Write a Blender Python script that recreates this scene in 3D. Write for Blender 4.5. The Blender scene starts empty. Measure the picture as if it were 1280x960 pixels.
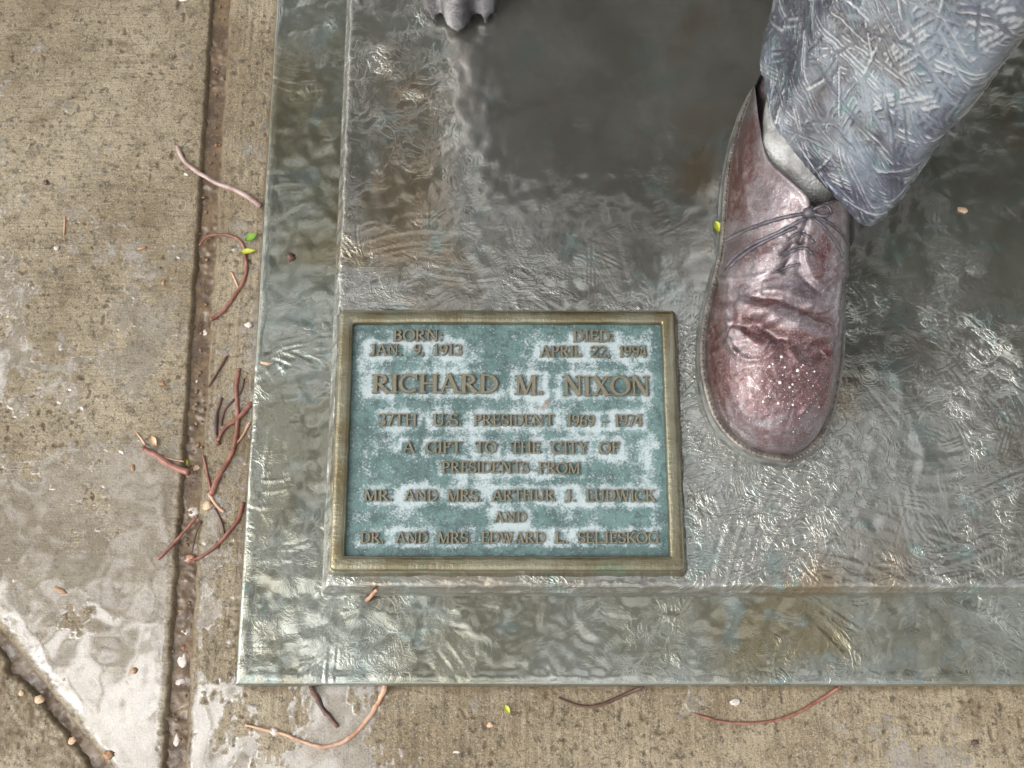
import bpy, bmesh, math, random
import numpy as np
from mathutils import Vector, Matrix
from mathutils.bvhtree import BVHTree

# ------------------------------------------------------------------ camera
scene = bpy.context.scene
col = scene.collection
FPX, DIST = 1500.0, 1.0
TH = math.atan(FPX / 5330.0)
SN, CS = math.sin(TH), math.cos(TH)
CAM = np.array([0.0, -DIST * SN, DIST * CS])
cd = bpy.data.cameras.new("camera"); cam = bpy.data.objects.new("camera", cd); col.objects.link(cam)
cam.location = CAM.tolist(); cam.rotation_euler = (TH, 0, 0)
cd.sensor_width = 36.0; cd.lens = 36.0 * FPX / 1280.0
cd.clip_start = 0.01; cd.clip_end = 2000
scene.camera = cam
# ------------------------------------------------------------------ sky, sun, exposure
SUN_EL, SUN_AZ = math.radians(52), math.radians(-108)      # azimuth from +Y towards +X
world = bpy.data.worlds.new("World"); scene.world = world; world.use_nodes = True
wt = world.node_tree; wt.nodes.clear()
sky = wt.nodes.new("ShaderNodeTexSky"); sky.sky_type = 'NISHITA'; sky.sun_disc = False
sky.sun_elevation = SUN_EL; sky.sun_rotation = SUN_AZ; sky.dust_density = 4.0; sky.air_density = 1.0
hs = wt.nodes.new("ShaderNodeHueSaturation"); hs.inputs['Saturation'].default_value = 0.16
bg = wt.nodes.new("ShaderNodeBackground"); bg.inputs['Strength'].default_value = 0.15
wo = wt.nodes.new("ShaderNodeOutputWorld")
# broken overcast: the same uneven cloud cover over the whole dome
tc = wt.nodes.new("ShaderNodeTexCoord"); cn = wt.nodes.new("ShaderNodeTexNoise"); cn.inputs['Scale'].default_value = 5.0
cn.inputs['Detail'].default_value = 5.0; cn.inputs['Roughness'].default_value = .55; cn.inputs['Distortion'].default_value = .4
cr = wt.nodes.new("ShaderNodeMapRange"); cr.inputs['From Min'].default_value = .36; cr.inputs['From Max'].default_value = .64
cr.inputs['To Min'].default_value = .35; cr.inputs['To Max'].default_value = 1.9; cr.interpolation_type = 'SMOOTHSTEP'
cm = wt.nodes.new("ShaderNodeVectorMath"); cm.operation = 'SCALE'
wt.links.new(tc.outputs['Generated'], cn.inputs['Vector']); wt.links.new(cn.outputs['Fac'], cr.inputs['Value'])
wt.links.new(sky.outputs[0], hs.inputs['Color']); wt.links.new(hs.outputs[0], cm.inputs[0]); wt.links.new(cr.outputs[0], cm.inputs['Scale'])
wt.links.new(cm.outputs[0], bg.inputs['Color'])
wt.links.new(bg.outputs[0], wo.inputs['Surface'])
sl = bpy.data.lights.new("sun", 'SUN'); so = bpy.data.objects.new("sun", sl); col.objects.link(so)
sl.energy = 0.5; sl.angle = math.radians(60); sl.color = (1.0, 0.97, 0.93)
sd = Vector((math.sin(SUN_AZ) * math.cos(SUN_EL), math.cos(SUN_AZ) * math.cos(SUN_EL), math.sin(SUN_EL)))
so.rotation_euler = sd.to_track_quat('Z', 'Y').to_euler(); so.location = (sd * 20)
scene.view_settings.view_transform = 'Standard'; scene.view_settings.look = 'None'
scene.view_settings.gamma = 1.0; scene.view_settings.use_curve_mapping = False
scene.view_settings.exposure = .86
scene.render.engine = 'CYCLES'
scene.cycles.max_bounces = 6; scene.cycles.glossy_bounces = 4; scene.cycles.diffuse_bounces = 3
scene.cycles.caustics_reflective = False; scene.cycles.caustics_refractive = False

# ------------------------------------------------------------------ helpers: projection, noise
def ray(px, py):
    return np.array([(px - 640) / FPX, SN + (480 - py) / FPX * CS, -CS + (480 - py) / FPX * SN])
def P(px, py, z=0.0):
    """point of the photograph, at a chosen real height above the plinth top"""
    d = ray(px, py); t = (z - CAM[2]) / d[2]
    return CAM + t * d
def to_px(V):
    V = np.asarray(V) - CAM
    f = V[..., 1] * SN - V[..., 2] * CS; u = V[..., 1] * CS + V[..., 2] * SN
    return 640 + FPX * V[..., 0] / f, 480 - FPX * u / f

def perlin(x, y, seed=0):
    rs = np.random.RandomState(seed); pm = rs.permutation(256); pm = np.concatenate([pm, pm])
    an = rs.rand(256) * 2 * np.pi; gx, gy = np.cos(an), np.sin(an)
    xi = np.floor(x).astype(np.int64); yi = np.floor(y).astype(np.int64)
    xf, yf = x - xi, y - yi; xi &= 255; yi &= 255
    u = xf * xf * xf * (xf * (xf * 6 - 15) + 10); v = yf * yf * yf * (yf * (yf * 6 - 15) + 10)
    def g(ix, iy, dx, dy):
        h = pm[pm[ix & 255] + (iy & 255)]
        return gx[h] * dx + gy[h] * dy
    a = g(xi, yi, xf, yf); b = g(xi + 1, yi, xf - 1, yf)
    c = g(xi, yi + 1, xf, yf - 1); d = g(xi + 1, yi + 1, xf - 1, yf - 1)
    return ((a + u * (b - a)) + v * ((c + u * (d - c)) - (a + u * (b - a)))) * 1.5
def fbm(x, y, scale, octv=4, seed=0, gain=0.5):
    s = 0.0; a = 1.0; f = 1.0 / scale; t = 0.0
    for i in range(octv):
        s = s + a * perlin(x * f, y * f, seed + i * 17); t += a; a *= gain; f *= 2.03
    return s / t
def sstep(a, b, x):
    t = np.clip((x - a) / (b - a), 0, 1); return t * t * (3 - 2 * t)
def blur(h, r):
    for ax in (0, 1):
        for _ in range(2):
            p = np.pad(h, [(r + 1, r) if k == ax else (0, 0) for k in (0, 1)], mode='edge')
            c = np.cumsum(p, axis=ax); n = 2 * r + 1
            h = (c[n:] - c[:-n]) / n if ax == 0 else (c[:, n:] - c[:, :-n]) / n
    return h
def seg_dist(x, y, pts):
    """distance to a polyline, with signed side of the nearest segment"""
    best = np.full(np.shape(x), 1e9); sg = np.zeros(np.shape(x)); par = np.zeros(np.shape(x))
    n = len(pts) - 1
    for i in range(n):
        (ax, ay), (bx, by) = pts[i], pts[i + 1]
        dx, dy = bx - ax, by - ay; L = dx * dx + dy * dy + 1e-12
        t = np.clip(((x - ax) * dx + (y - ay) * dy) / L, 0, 1)
        qx, qy = x - ax - t * dx, y - ay - t * dy
        d = np.hypot(qx, qy); m = d < best
        best = np.where(m, d, best); sg = np.where(m, np.sign(dx * qy - dy * qx), sg); par = np.where(m, (i + t) / n, par)
    return best, sg, par
def catmull(pts, n=8, closed=False):
    p = [np.array(q, float) for q in pts]; out = []; N = len(p)
    rng = range(N if closed else N - 1)
    for i in rng:
        if closed: a, b, c, d = p[i - 1], p[i], p[(i + 1) % N], p[(i + 2) % N]
        else: a, b, c, d = p[max(i - 1, 0)], p[i], p[i + 1], p[min(i + 2, N - 1)]
        for k in range(n):
            t = k / n
            out.append(0.5 * ((2 * b) + (c - a) * t + (2 * a - 5 * b + 4 * c - d) * t * t + (3 * b - a - 3 * c + d) * t ** 3))
    if not closed: out.append(p[-1])
    return np.array(out)

def strokes(xs, ys, n, seed, L=(.02, .06), W=(.008, .02), lam=(.003, .006), amp=.0006, curv=6, lift=.5, h=None, dirf=None):
    """overlapping tool or trowel strokes, each with a few parallel ridges, laid over each other"""
    rs = np.random.RandomState(seed)
    H = np.zeros((len(ys), len(xs))) if h is None else h
    x0, x1, y0, y1 = xs[0], xs[-1], ys[0], ys[-1]
    for _ in range(n):
        cx, cy = rs.uniform(x0, x1), rs.uniform(y0, y1)
        ph = rs.uniform(0, np.pi) if dirf is None else dirf(cx, cy) + rs.normal(0, .35)
        l, w, la = rs.uniform(*L), rs.uniform(*W), rs.uniform(*lam); k = rs.normal(0, curv); p0 = rs.uniform(0, 6.28); am = amp * rs.uniform(.4, 1.3); lf = rs.uniform(-lift, lift)
        R = l * .6 + w
        i0, i1 = np.searchsorted(xs, [cx - R, cx + R]); j0, j1 = np.searchsorted(ys, [cy - R, cy + R])
        if i1 - i0 < 3 or j1 - j0 < 3: continue
        X, Y = np.meshgrid(xs[i0:i1] - cx, ys[j0:j1] - cy)
        s = X * np.cos(ph) + Y * np.sin(ph); t = -X * np.sin(ph) + Y * np.cos(ph) - .5 * k * s * s
        a = sstep(1, .75, np.abs(s) / (l * .5)) * sstep(1, .7, np.abs(t) / (w * .5))
        v = am * (np.cos(2 * np.pi * t / la + p0) + .5 * np.cos(2 * np.pi * t / la * 1.7 + 2 * p0) + lf * 2)
        H[j0:j1, i0:i1] = H[j0:j1, i0:i1] * (1 - a * .85) + v * a
    return H
def axis(fine0, fine1, step, lo, hi):
    mid = np.arange(fine0, fine1 + step / 2, step)
    def grow(start, end):
        o = []; x = start; d = step * 2
        while (end - x) * np.sign(end - start) > d:
            x = x + d * np.sign(end - start); o.append(x); d *= 1.35
        o.append(end); return o
    a = list(reversed(grow(fine0, lo))) if lo < fine0 - 1e-6 else []
    b = grow(mid[-1], hi) if hi > mid[-1] + 1e-6 else []
    return np.array(a + list(mid) + b)

# ------------------------------------------------------------------ helpers: objects
def tag(o, label=None, cat=None, group=None, kind=None):
    if label: o['label'] = label
    if cat: o['category'] = cat
    if group: o['group'] = group
    if kind: o['kind'] = kind
    return o
def empty(name, loc):
    o = bpy.data.objects.new(name, None); col.objects.link(o); o.location = loc; o.empty_display_size = .05
    return o
def attach(o, parent):
    if parent is not None:
        o.parent = parent
        L = Vector((0, 0, 0)); p = parent
        while p is not None: L = L + p.location; p = p.parent
        o.location = Vector(o.location) - L
    return o
def make(name, verts, faces, mat, parent=None, smooth=True, attrs=None):
    me = bpy.data.meshes.new(name)
    verts = np.asarray(verts, np.float32).reshape(-1, 3)
    if isinstance(faces, np.ndarray):
        n = len(faces); k = faces.shape[1]
        me.vertices.add(len(verts)); me.vertices.foreach_set('co', verts.ravel())
        me.loops.add(n * k); me.loops.foreach_set('vertex_index', faces.astype(np.int32).ravel())
        me.polygons.add(n); me.polygons.foreach_set('loop_start', np.arange(0, n * k, k, dtype=np.int32))
        me.update(calc_edges=True)
    else:
        me.from_pydata(verts.tolist(), [], [list(map(int, f)) for f in faces])
    me.polygons.foreach_set('use_smooth', np.full(len(me.polygons), smooth, dtype=bool))
    for k, v in (attrs or {}).items():
        a = me.attributes.new(k, 'FLOAT', 'POINT'); a.data.foreach_set('value', np.asarray(v, np.float32).ravel())
    me.validate(); me.update()
    if mat is not None: me.materials.append(mat)
    o = bpy.data.objects.new(name, me); col.objects.link(o)
    return attach(o, parent)
def grid_faces(ny, nx, wrap=False, mask=None):
    j, i = np.meshgrid(np.arange(ny - 1), np.arange(nx if wrap else nx - 1), indexing='ij')
    i2 = (i + 1) % nx
    f = np.stack([j * nx + i, j * nx + i2, (j + 1) * nx + i2, (j + 1) * nx + i], -1).reshape(-1, 4)
    if mask is not None: f = f[mask.ravel()]
    return f
def compact(v, f, attrs):
    used = np.zeros(len(v), bool); used[f.ravel()] = True
    idx = np.cumsum(used) - 1
    return v[used], idx[f], {k: np.ravel(a)[used] for k, a in attrs.items()}
class MB:
    def __init__(s): s.v = []; s.f = []
    def add(s, v, f):
        b = len(s.v); s.v += [tuple(map(float, q)) for q in v]; s.f += [tuple(int(i) + b for i in q) for q in f]; return s
    def tube(s, pts, rad, n=8, cap=True, flat=1.0, twist=None):
        pts = [Vector(map(float, p)) for p in pts]; N = len(pts)
        rad = [rad] * N if np.isscalar(rad) else rad
        v = []; up = Vector((0, 0, 1)); prev = None
        for i, p in enumerate(pts):
            t = (pts[min(i + 1, N - 1)] - pts[max(i - 1, 0)]).normalized()
            if prev is None:
                a = up.cross(t) if abs(t.z) < .95 else Vector((1, 0, 0)).cross(t)
            else: a = prev - t * prev.dot(t)
            a.normalize(); prev = a; b = t.cross(a)
            r = rad[i]; ra, rb = (r if isinstance(r, (tuple, list)) else (r, r * flat))
            for k in range(n):
                q = 2 * math.pi * k / n
                v.append(p + a * math.cos(q) * ra + b * math.sin(q) * rb)
        f = [(i * n + k, i * n + (k + 1) % n, (i + 1) * n + (k + 1) % n, (i + 1) * n + k) for i in range(N - 1) for k in range(n)]
        if cap:
            f.append(tuple(reversed(range(n)))); f.append(tuple((N - 1) * n + k for k in range(n)))
        return s.add(v, f)
    def ball(s, c, r, n=10, m=7, rot=None):
        r = (r, r, r) if np.isscalar(r) else r; v = []; c = Vector(map(float, c))
        for j in range(1, m):
            for k in range(n):
                a, b = math.pi * j / m, 2 * math.pi * k / n
                q = Vector((math.sin(a) * math.cos(b) * r[0], math.sin(a) * math.sin(b) * r[1], math.cos(a) * r[2]))
                v.append((rot @ q if rot else q) + c)
        for sgn in (1, -1):
            q = Vector((0, 0, sgn * r[2])); v.append((rot @ q if rot else q) + c)
        f = [(j * n + k, (j + 1) * n + k, (j + 1) * n + (k + 1) % n, j * n + (k + 1) % n) for j in range(m - 2) for k in range(n)]
        T, B = (m - 1) * n, (m - 1) * n + 1
        f += [(T, k, (k + 1) % n) for k in range(n)] + [(B, (m - 2) * n + (k + 1) % n, (m - 2) * n + k) for k in range(n)]
        return s.add(v, f)
    def box(s, a, b):
        x0, y0, z0 = a; x1, y1, z1 = b
        v = [(x0, y0, z0), (x1, y0, z0), (x1, y1, z0), (x0, y1, z0), (x0, y0, z1), (x1, y0, z1), (x1, y1, z1), (x0, y1, z1)]
        return s.add(v, [(0, 3, 2, 1), (4, 5, 6, 7), (0, 1, 5, 4), (1, 2, 6, 5), (2, 3, 7, 6), (3, 0, 4, 7)])
    def build(s, name, mat, parent=None, smooth=True): return make(name, s.v, s.f, mat, parent, smooth)

# ------------------------------------------------------------------ helpers: materials
class Mat:
    def __init__(s, name):
        s.m = bpy.data.materials.new(name); s.m.use_nodes = True; s.t = s.m.node_tree; s.t.nodes.clear()
        s.out = s.t.nodes.new('ShaderNodeOutputMaterial'); s.b = s.t.nodes.new('ShaderNodeBsdfPrincipled')
        s.t.links.new(s.b.outputs[0], s.out.inputs[0])
        s.co = s.t.nodes.new('ShaderNodeTexCoord').outputs['Object']
    def put(s, sock, v):
        if isinstance(v, bpy.types.NodeSocket): s.t.links.new(v, sock)
        elif v is not None:
            if hasattr(sock.default_value, '__len__') and not np.isscalar(v) and len(v) == 3 and len(sock.default_value) == 4: v = (*v, 1)
            sock.default_value = v
    def set(s, **k):
        for a, v in k.items(): s.put(s.b.inputs[a.replace('_', ' ')], v)
        return s
    def noise(s, scale, detail=4, rough=.55, dist=0, vec=None, typ=None):
        n = s.t.nodes.new('ShaderNodeTexNoise'); n.inputs['Scale'].default_value = scale; n.inputs['Detail'].default_value = detail
        n.inputs['Roughness'].default_value = rough; n.inputs['Distortion'].default_value = dist
        s.t.links.new(vec or s.co, n.inputs['Vector']); return n.outputs['Fac']
    def voro(s, scale, feat='F1', vec=None, rnd=1.0, out='Distance'):
        n = s.t.nodes.new('ShaderNodeTexVoronoi'); n.feature = feat; n.inputs['Scale'].default_value = scale; n.inputs['Randomness'].default_value = rnd
        s.t.links.new(vec or s.co, n.inputs['Vector']); return n.outputs[out]
    def scaled(s, x, y, z, rz=0):
        n = s.t.nodes.new('ShaderNodeMapping'); n.inputs['Scale'].default_value = (x, y, z); n.inputs['Rotation'].default_value = (0, 0, rz)
        s.t.links.new(s.co, n.inputs['Vector']); return n.outputs[0]
    def ramp(s, fac, a, b, va=0.0, vb=1.0):
        n = s.t.nodes.new('ShaderNodeMapRange'); n.interpolation_type = 'SMOOTHSTEP'
        s.put(n.inputs['Value'], fac); n.inputs['From Min'].default_value = a; n.inputs['From Max'].default_value = b
        n.inputs['To Min'].default_value = va; n.inputs['To Max'].default_value = vb; return n.outputs[0]
    def mix(s, fac, a, b, mode='MIX'):
        n = s.t.nodes.new('ShaderNodeMix'); n.data_type = 'RGBA'; n.blend_type = mode
        s.put(n.inputs[0], fac); s.put(n.inputs[6], a); s.put(n.inputs[7], b); return n.outputs[2]
    def math(s, op, a, b=None, clamp=False):
        n = s.t.nodes.new('ShaderNodeMath'); n.operation = op; n.use_clamp = clamp
        s.put(n.inputs[0], a)
        if b is not None: s.put(n.inputs[1], b)
        return n.outputs[0]
    def attr(s, name):
        n = s.t.nodes.new('ShaderNodeAttribute'); n.attribute_name = name; return n.outputs['Fac']
    def bump(s, h, dist=.001, strength=1.0, normal=None):
        n = s.t.nodes.new('ShaderNodeBump'); n.inputs['Distance'].default_value = dist
        s.put(n.inputs['Strength'], strength); s.put(n.inputs['Height'], h)
        if normal: s.t.links.new(normal, n.inputs['Normal'])
        return n.outputs[0]
def srgb(r, g, b):
    return tuple(((c / 255) / 12.92 if c / 255 <= .04045 else ((c / 255 + .055) / 1.055) ** 2.4) for c in (r, g, b))
# ------------------------------------------------------------------ materials
def m_bronze(name, dark, mid, green, brown, met=.75, crinkle=1.0):
    """wet patinated bronze: 'wet' is where the rain film is thick enough to lie smooth"""
    m = Mat(name); wet = m.attr('wet'); ht = m.attr('relief')
    n1 = m.noise(9, 5, .6, .4); n2 = m.noise(26, 5, .6, .6); n3 = m.noise(5, 4, .55, .3, m.scaled(1, 1, 1, .6)); sp = m.noise(420, 3, .7)
    c = m.mix(m.ramp(n1, .38, .62), dark, mid)
    c = m.mix(m.ramp(n3, .52, .68), c, brown)
    c = m.mix(m.math('MULTIPLY', m.ramp(n2, .54, .68), .75), c, green)
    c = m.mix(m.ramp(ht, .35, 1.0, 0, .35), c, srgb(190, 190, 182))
    c = m.mix(m.ramp(sp, .62, .78, 0, .4), c, srgb(90, 84, 74))
    rgh = m.ramp(m.math('ADD', wet, m.math('MULTIPLY', m.math('SUBTRACT', n2, .5), .8)), .1, .9, .19, .10)
    m.set(Base_Color=c, Metallic=met, Roughness=rgh)
    calm = m.attr('calm'); fine = m.math('SUBTRACT', 1.0, m.math('MULTIPLY', calm, .93))
    sw = m.math('ADD', m.math('MULTIPLY', m.ramp(m.math('ABSOLUTE', m.math('SUBTRACT', m.noise(34, 4, .6, 2.2), .5)), .0, .07, 1.0, 0.0), .45), m.math('MULTIPLY', m.noise(10, 4, .6, 1.4, m.scaled(2, 12, 4, .9)), .5))
    b = m.bump(sw, .0022, m.math('MULTIPLY', m.math('MULTIPLY', fine, m.ramp(m.noise(11, 4, .6, .8), .42, .62, .2 * crinkle, 1.25 * crinkle)), m.ramp(wet, .1, .9, .5, .22)))
    m.set(Normal=m.bump(m.noise(330, 3, .6), .0006, m.ramp(wet, .2, .9, .4, .1), b), Coat_Normal=b)
    m.set(Coat_Weight=1.0, Coat_IOR=1.45, Coat_Roughness=m.ramp(wet, .1, .8, .09, .035))
    return m.m
M = {}
M['deck'] = m_bronze('wet_bronze_deck', srgb(138, 136, 126), srgb(160, 160, 152), srgb(138, 153, 145), srgb(140, 124, 98), .80)
M['tier'] = m_bronze('wet_bronze_tier', srgb(128, 127, 110), srgb(150, 153, 143), srgb(134, 146, 139), srgb(126, 118, 92), .75, .62)

def m_concrete(name, strdir):
    m = Mat(name); wet = m.attr('wet')
    n1 = m.noise(7, 5, .6, .3); n2 = m.noise(60, 5, .65); n3 = m.noise(700, 4, .7); ag = m.voro(420)
    st = m.noise(12, 4, .6, 0, m.scaled(*( (60, 3, 1) if strdir == 'v' else (3, 60, 1)))); n4 = m.noise(160, 4, .7)
    c = m.mix(m.ramp(n1, .35, .65), srgb(130, 114, 87), srgb(160, 146, 120))
    c = m.mix(m.ramp(n2, .47, .68, 0, .75), c, srgb(104, 90, 66))
    c = m.mix(m.ramp(st, .52, .7, 0, .3), c, srgb(98, 88, 74))
    c = m.mix(m.ramp(n4, .54, .64, 0, .75), c, srgb(66, 57, 44))
    c = m.mix(m.ramp(n3, .55, .7, 0, .8), c, srgb(184, 176, 160))
    c = m.mix(m.ramp(n3, .46, .34, 0, .85), c, srgb(66, 56, 43))
    c = m.mix(m.ramp(ag, .16, .08, 0, .55), c, srgb(205, 196, 182))
    c = m.mix(m.math('MULTIPLY', m.attr('stain'), .8), c, srgb(96, 78, 50))
    c = m.mix(m.math('MULTIPLY', wet, .4), c, srgb(120, 110, 92))
    m.set(Base_Color=c, Roughness=m.ramp(wet, .2, .8, .75, .4), Specular_IOR_Level=.5)
    m.set(Normal=m.bump(m.math('ADD', m.noise(500, 4, .7), m.math('MULTIPLY', st, .45)), .0016, .8))
    m.set(Coat_Weight=m.ramp(wet, .05, .5, .3, 1.0), Coat_IOR=m.ramp(wet, .2, .9, 1.4, 2.25), Coat_Roughness=m.ramp(wet, .15, .85, .4, .06))
    return m.m
M['conc_h'] = m_concrete('damp_concrete_cross_broomed', 'h')
M['conc_v'] = m_concrete('damp_concrete_broomed', 'v')
def m_ground():
    m = Mat('concrete_ground'); n1 = m.noise(1.5, 6, .6); n2 = m.noise(90, 5, .7)
    c = m.mix(m.ramp(n1, .35, .65), srgb(128, 118, 96), srgb(156, 148, 130)); c = m.mix(m.ramp(n2, .5, .75, 0, .6), c, srgb(90, 80, 64))
    m.set(Base_Color=c, Roughness=.7, Normal=m.bump(n2, .002)); return m.m
M['ground'] = m_ground()
def m_silt():
    m = Mat('wet_silt'); n1 = m.noise(60, 5, .65); n2 = m.noise(400, 4, .7)
    c = m.mix(m.ramp(n1, .35, .65), srgb(80, 62, 42), srgb(118, 96, 68)); c = m.mix(m.ramp(n2, .55, .75), c, srgb(150, 130, 100)); c = m.mix(m.ramp(n2, .42, .3), c, srgb(56, 44, 32))
    w = m.attr('wet')
    m.set(Base_Color=c, Roughness=.6, Normal=m.bump(n2, .0012, .6), Coat_Weight=1.0, Coat_IOR=1.42, Coat_Roughness=m.ramp(w, .2, .8, .25, .03)); return m.m
M['silt'] = m_silt()
def m_plaque_frame():
    m = Mat('plaque_rim_bronze'); n1 = m.noise(22, 5, .6, .4); n2 = m.noise(400, 3, .6); st = m.noise(20, 3, .6, 0, m.scaled(2, 18, 2)); st2 = m.noise(20, 3, .6, 0, m.scaled(18, 2, 2))
    c = m.mix(m.ramp(n1, .38, .62), srgb(112, 102, 74), srgb(134, 130, 108)); c = m.mix(m.ramp(m.noise(40, 5), .56, .7, 0, .8), c, srgb(110, 124, 100)); c = m.mix(m.ramp(n2, .62, .78, 0, .6), c, srgb(80, 62, 40))
    m.set(Base_Color=c, Metallic=.75, Roughness=m.ramp(n1, .35, .65, .16, .25), Normal=m.bump(m.math('ADD', n2, m.math('ADD', st, st2)), .0005, .6), Coat_Weight=1.0, Coat_IOR=1.33, Coat_Roughness=.06); return m.m
M['rim'] = m_plaque_frame()
def m_field():
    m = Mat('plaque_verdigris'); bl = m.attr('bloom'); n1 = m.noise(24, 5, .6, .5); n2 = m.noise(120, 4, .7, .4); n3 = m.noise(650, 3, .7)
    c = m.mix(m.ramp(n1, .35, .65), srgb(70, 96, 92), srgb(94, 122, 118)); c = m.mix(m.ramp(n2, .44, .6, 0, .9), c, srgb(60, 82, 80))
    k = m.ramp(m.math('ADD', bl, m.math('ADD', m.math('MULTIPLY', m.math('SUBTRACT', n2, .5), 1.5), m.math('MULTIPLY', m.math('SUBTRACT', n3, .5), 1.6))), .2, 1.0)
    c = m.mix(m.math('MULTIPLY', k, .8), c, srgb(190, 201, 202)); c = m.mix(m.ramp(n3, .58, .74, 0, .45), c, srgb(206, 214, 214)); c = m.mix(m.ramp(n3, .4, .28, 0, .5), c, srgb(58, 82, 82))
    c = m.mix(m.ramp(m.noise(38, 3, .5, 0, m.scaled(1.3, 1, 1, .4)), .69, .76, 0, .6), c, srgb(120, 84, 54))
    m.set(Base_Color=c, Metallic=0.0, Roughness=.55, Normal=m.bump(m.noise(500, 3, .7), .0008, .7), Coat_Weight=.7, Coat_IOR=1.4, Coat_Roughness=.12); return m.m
M['field'] = m_field()
def m_letter():
    m = Mat('letter_bronze'); n1 = m.noise(70, 4, .6); n2 = m.noise(600, 3, .7)
    c = m.mix(m.ramp(n1, .36, .62), srgb(104, 88, 58), srgb(126, 114, 86)); c = m.mix(m.ramp(m.noise(30, 4, .65), .46, .62, 0, .75), c, srgb(118, 130, 122)); c = m.mix(m.ramp(m.noise(55, 4, .65), .54, .66, 0, .6), c, srgb(160, 168, 164)); c = m.mix(m.ramp(n2, .58, .72, 0, .5), c, srgb(86, 66, 40))
    m.set(Base_Color=c, Metallic=.45, Roughness=.36, Normal=m.bump(n2, .0005, .5), Coat_Weight=1.0, Coat_IOR=1.33, Coat_Roughness=.08); return m.m
M['letter'] = m_letter()
def m_shoe():
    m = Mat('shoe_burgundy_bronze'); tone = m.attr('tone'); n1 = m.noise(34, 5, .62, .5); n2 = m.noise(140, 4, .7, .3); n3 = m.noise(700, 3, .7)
    gry = m.mix(m.ramp(n1, .35, .65), srgb(98, 84, 86), srgb(140, 130, 132)); red = m.mix(m.ramp(n2, .4, .65), srgb(84, 47, 45), srgb(108, 74, 72))  # grey paints in sky reflection and wear, red the darker reflections
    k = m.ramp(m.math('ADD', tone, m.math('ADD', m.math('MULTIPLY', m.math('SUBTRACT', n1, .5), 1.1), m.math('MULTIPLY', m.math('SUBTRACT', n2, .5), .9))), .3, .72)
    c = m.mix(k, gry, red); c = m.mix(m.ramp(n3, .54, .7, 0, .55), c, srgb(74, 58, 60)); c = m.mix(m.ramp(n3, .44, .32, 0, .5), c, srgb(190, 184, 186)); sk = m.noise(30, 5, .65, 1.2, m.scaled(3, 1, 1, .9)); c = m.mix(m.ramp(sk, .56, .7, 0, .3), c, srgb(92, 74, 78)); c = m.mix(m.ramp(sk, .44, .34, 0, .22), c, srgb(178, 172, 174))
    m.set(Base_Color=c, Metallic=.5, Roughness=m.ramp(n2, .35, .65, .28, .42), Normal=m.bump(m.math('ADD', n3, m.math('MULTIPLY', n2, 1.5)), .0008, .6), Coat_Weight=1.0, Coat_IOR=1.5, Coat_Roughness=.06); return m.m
M['shoe'] = m_shoe()
def m_simple(name, a, b, scale=60, met=0.0, rough=.5, coat=.6, bump=.0006, cr=.1, spots=None):
    m = Mat(name); n1 = m.noise(scale, 5, .6, .3); n2 = m.noise(scale * 9, 3, .7)
    c = m.mix(m.ramp(n1, .36, .64), a, b)
    if spots: c = m.mix(m.ramp(n2, .55, .72, 0, .7), c, spots)
    m.set(Base_Color=c, Metallic=met, Roughness=rough, Normal=m.bump(n2, bump, .6), Coat_Weight=coat, Coat_IOR=1.36, Coat_Roughness=cr); return m.m
M['sole'] = m_simple('sole_bronze', srgb(92, 94, 92), srgb(128, 132, 128), 40, .5, .4, 1.0, .0008, .08, srgb(70, 62, 54))
M['welt'] = m_simple('welt_bronze', srgb(92, 85, 78), srgb(126, 119, 110), 60, .5, .35, 1.0, .0008, .08, srgb(80, 70, 58))
M['lace'] = m_simple('lace_bronze', srgb(72, 66, 70), srgb(100, 96, 102), 120, .4, .45, .8, .0008)
M['sock'] = m_simple('sock_bronze', srgb(122, 120, 117), srgb(168, 168, 164), 45, .4, .35, 1.0, .003, .08, srgb(108, 104, 104))
def m_trouser():
    m = Mat('trouser_slate_bronze'); ht = m.attr('relief'); n1 = m.noise(13, 5, .6, .5); n2 = m.noise(60, 4, .65, .3); n3 = m.noise(600, 3, .7)
    c = m.mix(m.ramp(n1, .4, .62), srgb(96, 99, 116), srgb(144, 154, 170)); c = m.mix(m.ramp(n2, .52, .68, 0, .7), c, srgb(106, 138, 142)); c = m.mix(m.ramp(m.noise(17, 4, .6, .4, m.scaled(1, 1, 1, 1)), .56, .68, 0, .7), c, srgb(78, 70, 76))
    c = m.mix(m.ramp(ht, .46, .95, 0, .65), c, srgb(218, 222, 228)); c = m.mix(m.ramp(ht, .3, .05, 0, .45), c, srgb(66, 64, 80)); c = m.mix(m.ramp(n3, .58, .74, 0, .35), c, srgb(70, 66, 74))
    m.set(Base_Color=c, Metallic=.68, Roughness=.17, Normal=m.bump(m.math('ADD', n3, m.math('MULTIPLY', n2, .6)), .0008, .5), Coat_Weight=1.0, Coat_IOR=1.4, Coat_Roughness=.06); return m.m
M['trouser'] = m_trouser()
M['body'] = m_simple('suit_bronze', srgb(62, 64, 70), srgb(84, 88, 94), 8, .5, .4, .6, .002)
M['chairb'] = m_simple('chair_bronze', srgb(78, 73, 75), srgb(150, 146, 148), 45, .7, .13, 1.0, .0015, .07)
M['twig'] = m_simple('red_brown_stem', srgb(116, 66, 52), srgb(150, 102, 84), 90, 0, .5, .6)
M['twig_pale'] = m_simple('pale_tan_stem', srgb(170, 122, 90), srgb(202, 166, 138), 90, 0, .5, .6)
M['twig_pink'] = m_simple('pinkish_stem', srgb(150, 118, 110), srgb(182, 158, 150), 90, 0, .45, .7)
M['twig_dark'] = m_simple('dark_stem', srgb(66, 42, 32), srgb(102, 66, 50), 90, 0, .5, .6)
M['husk'] = m_simple('tan_husk', srgb(188, 150, 112), srgb(222, 198, 170), 150, 0, .5, .6)
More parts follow.
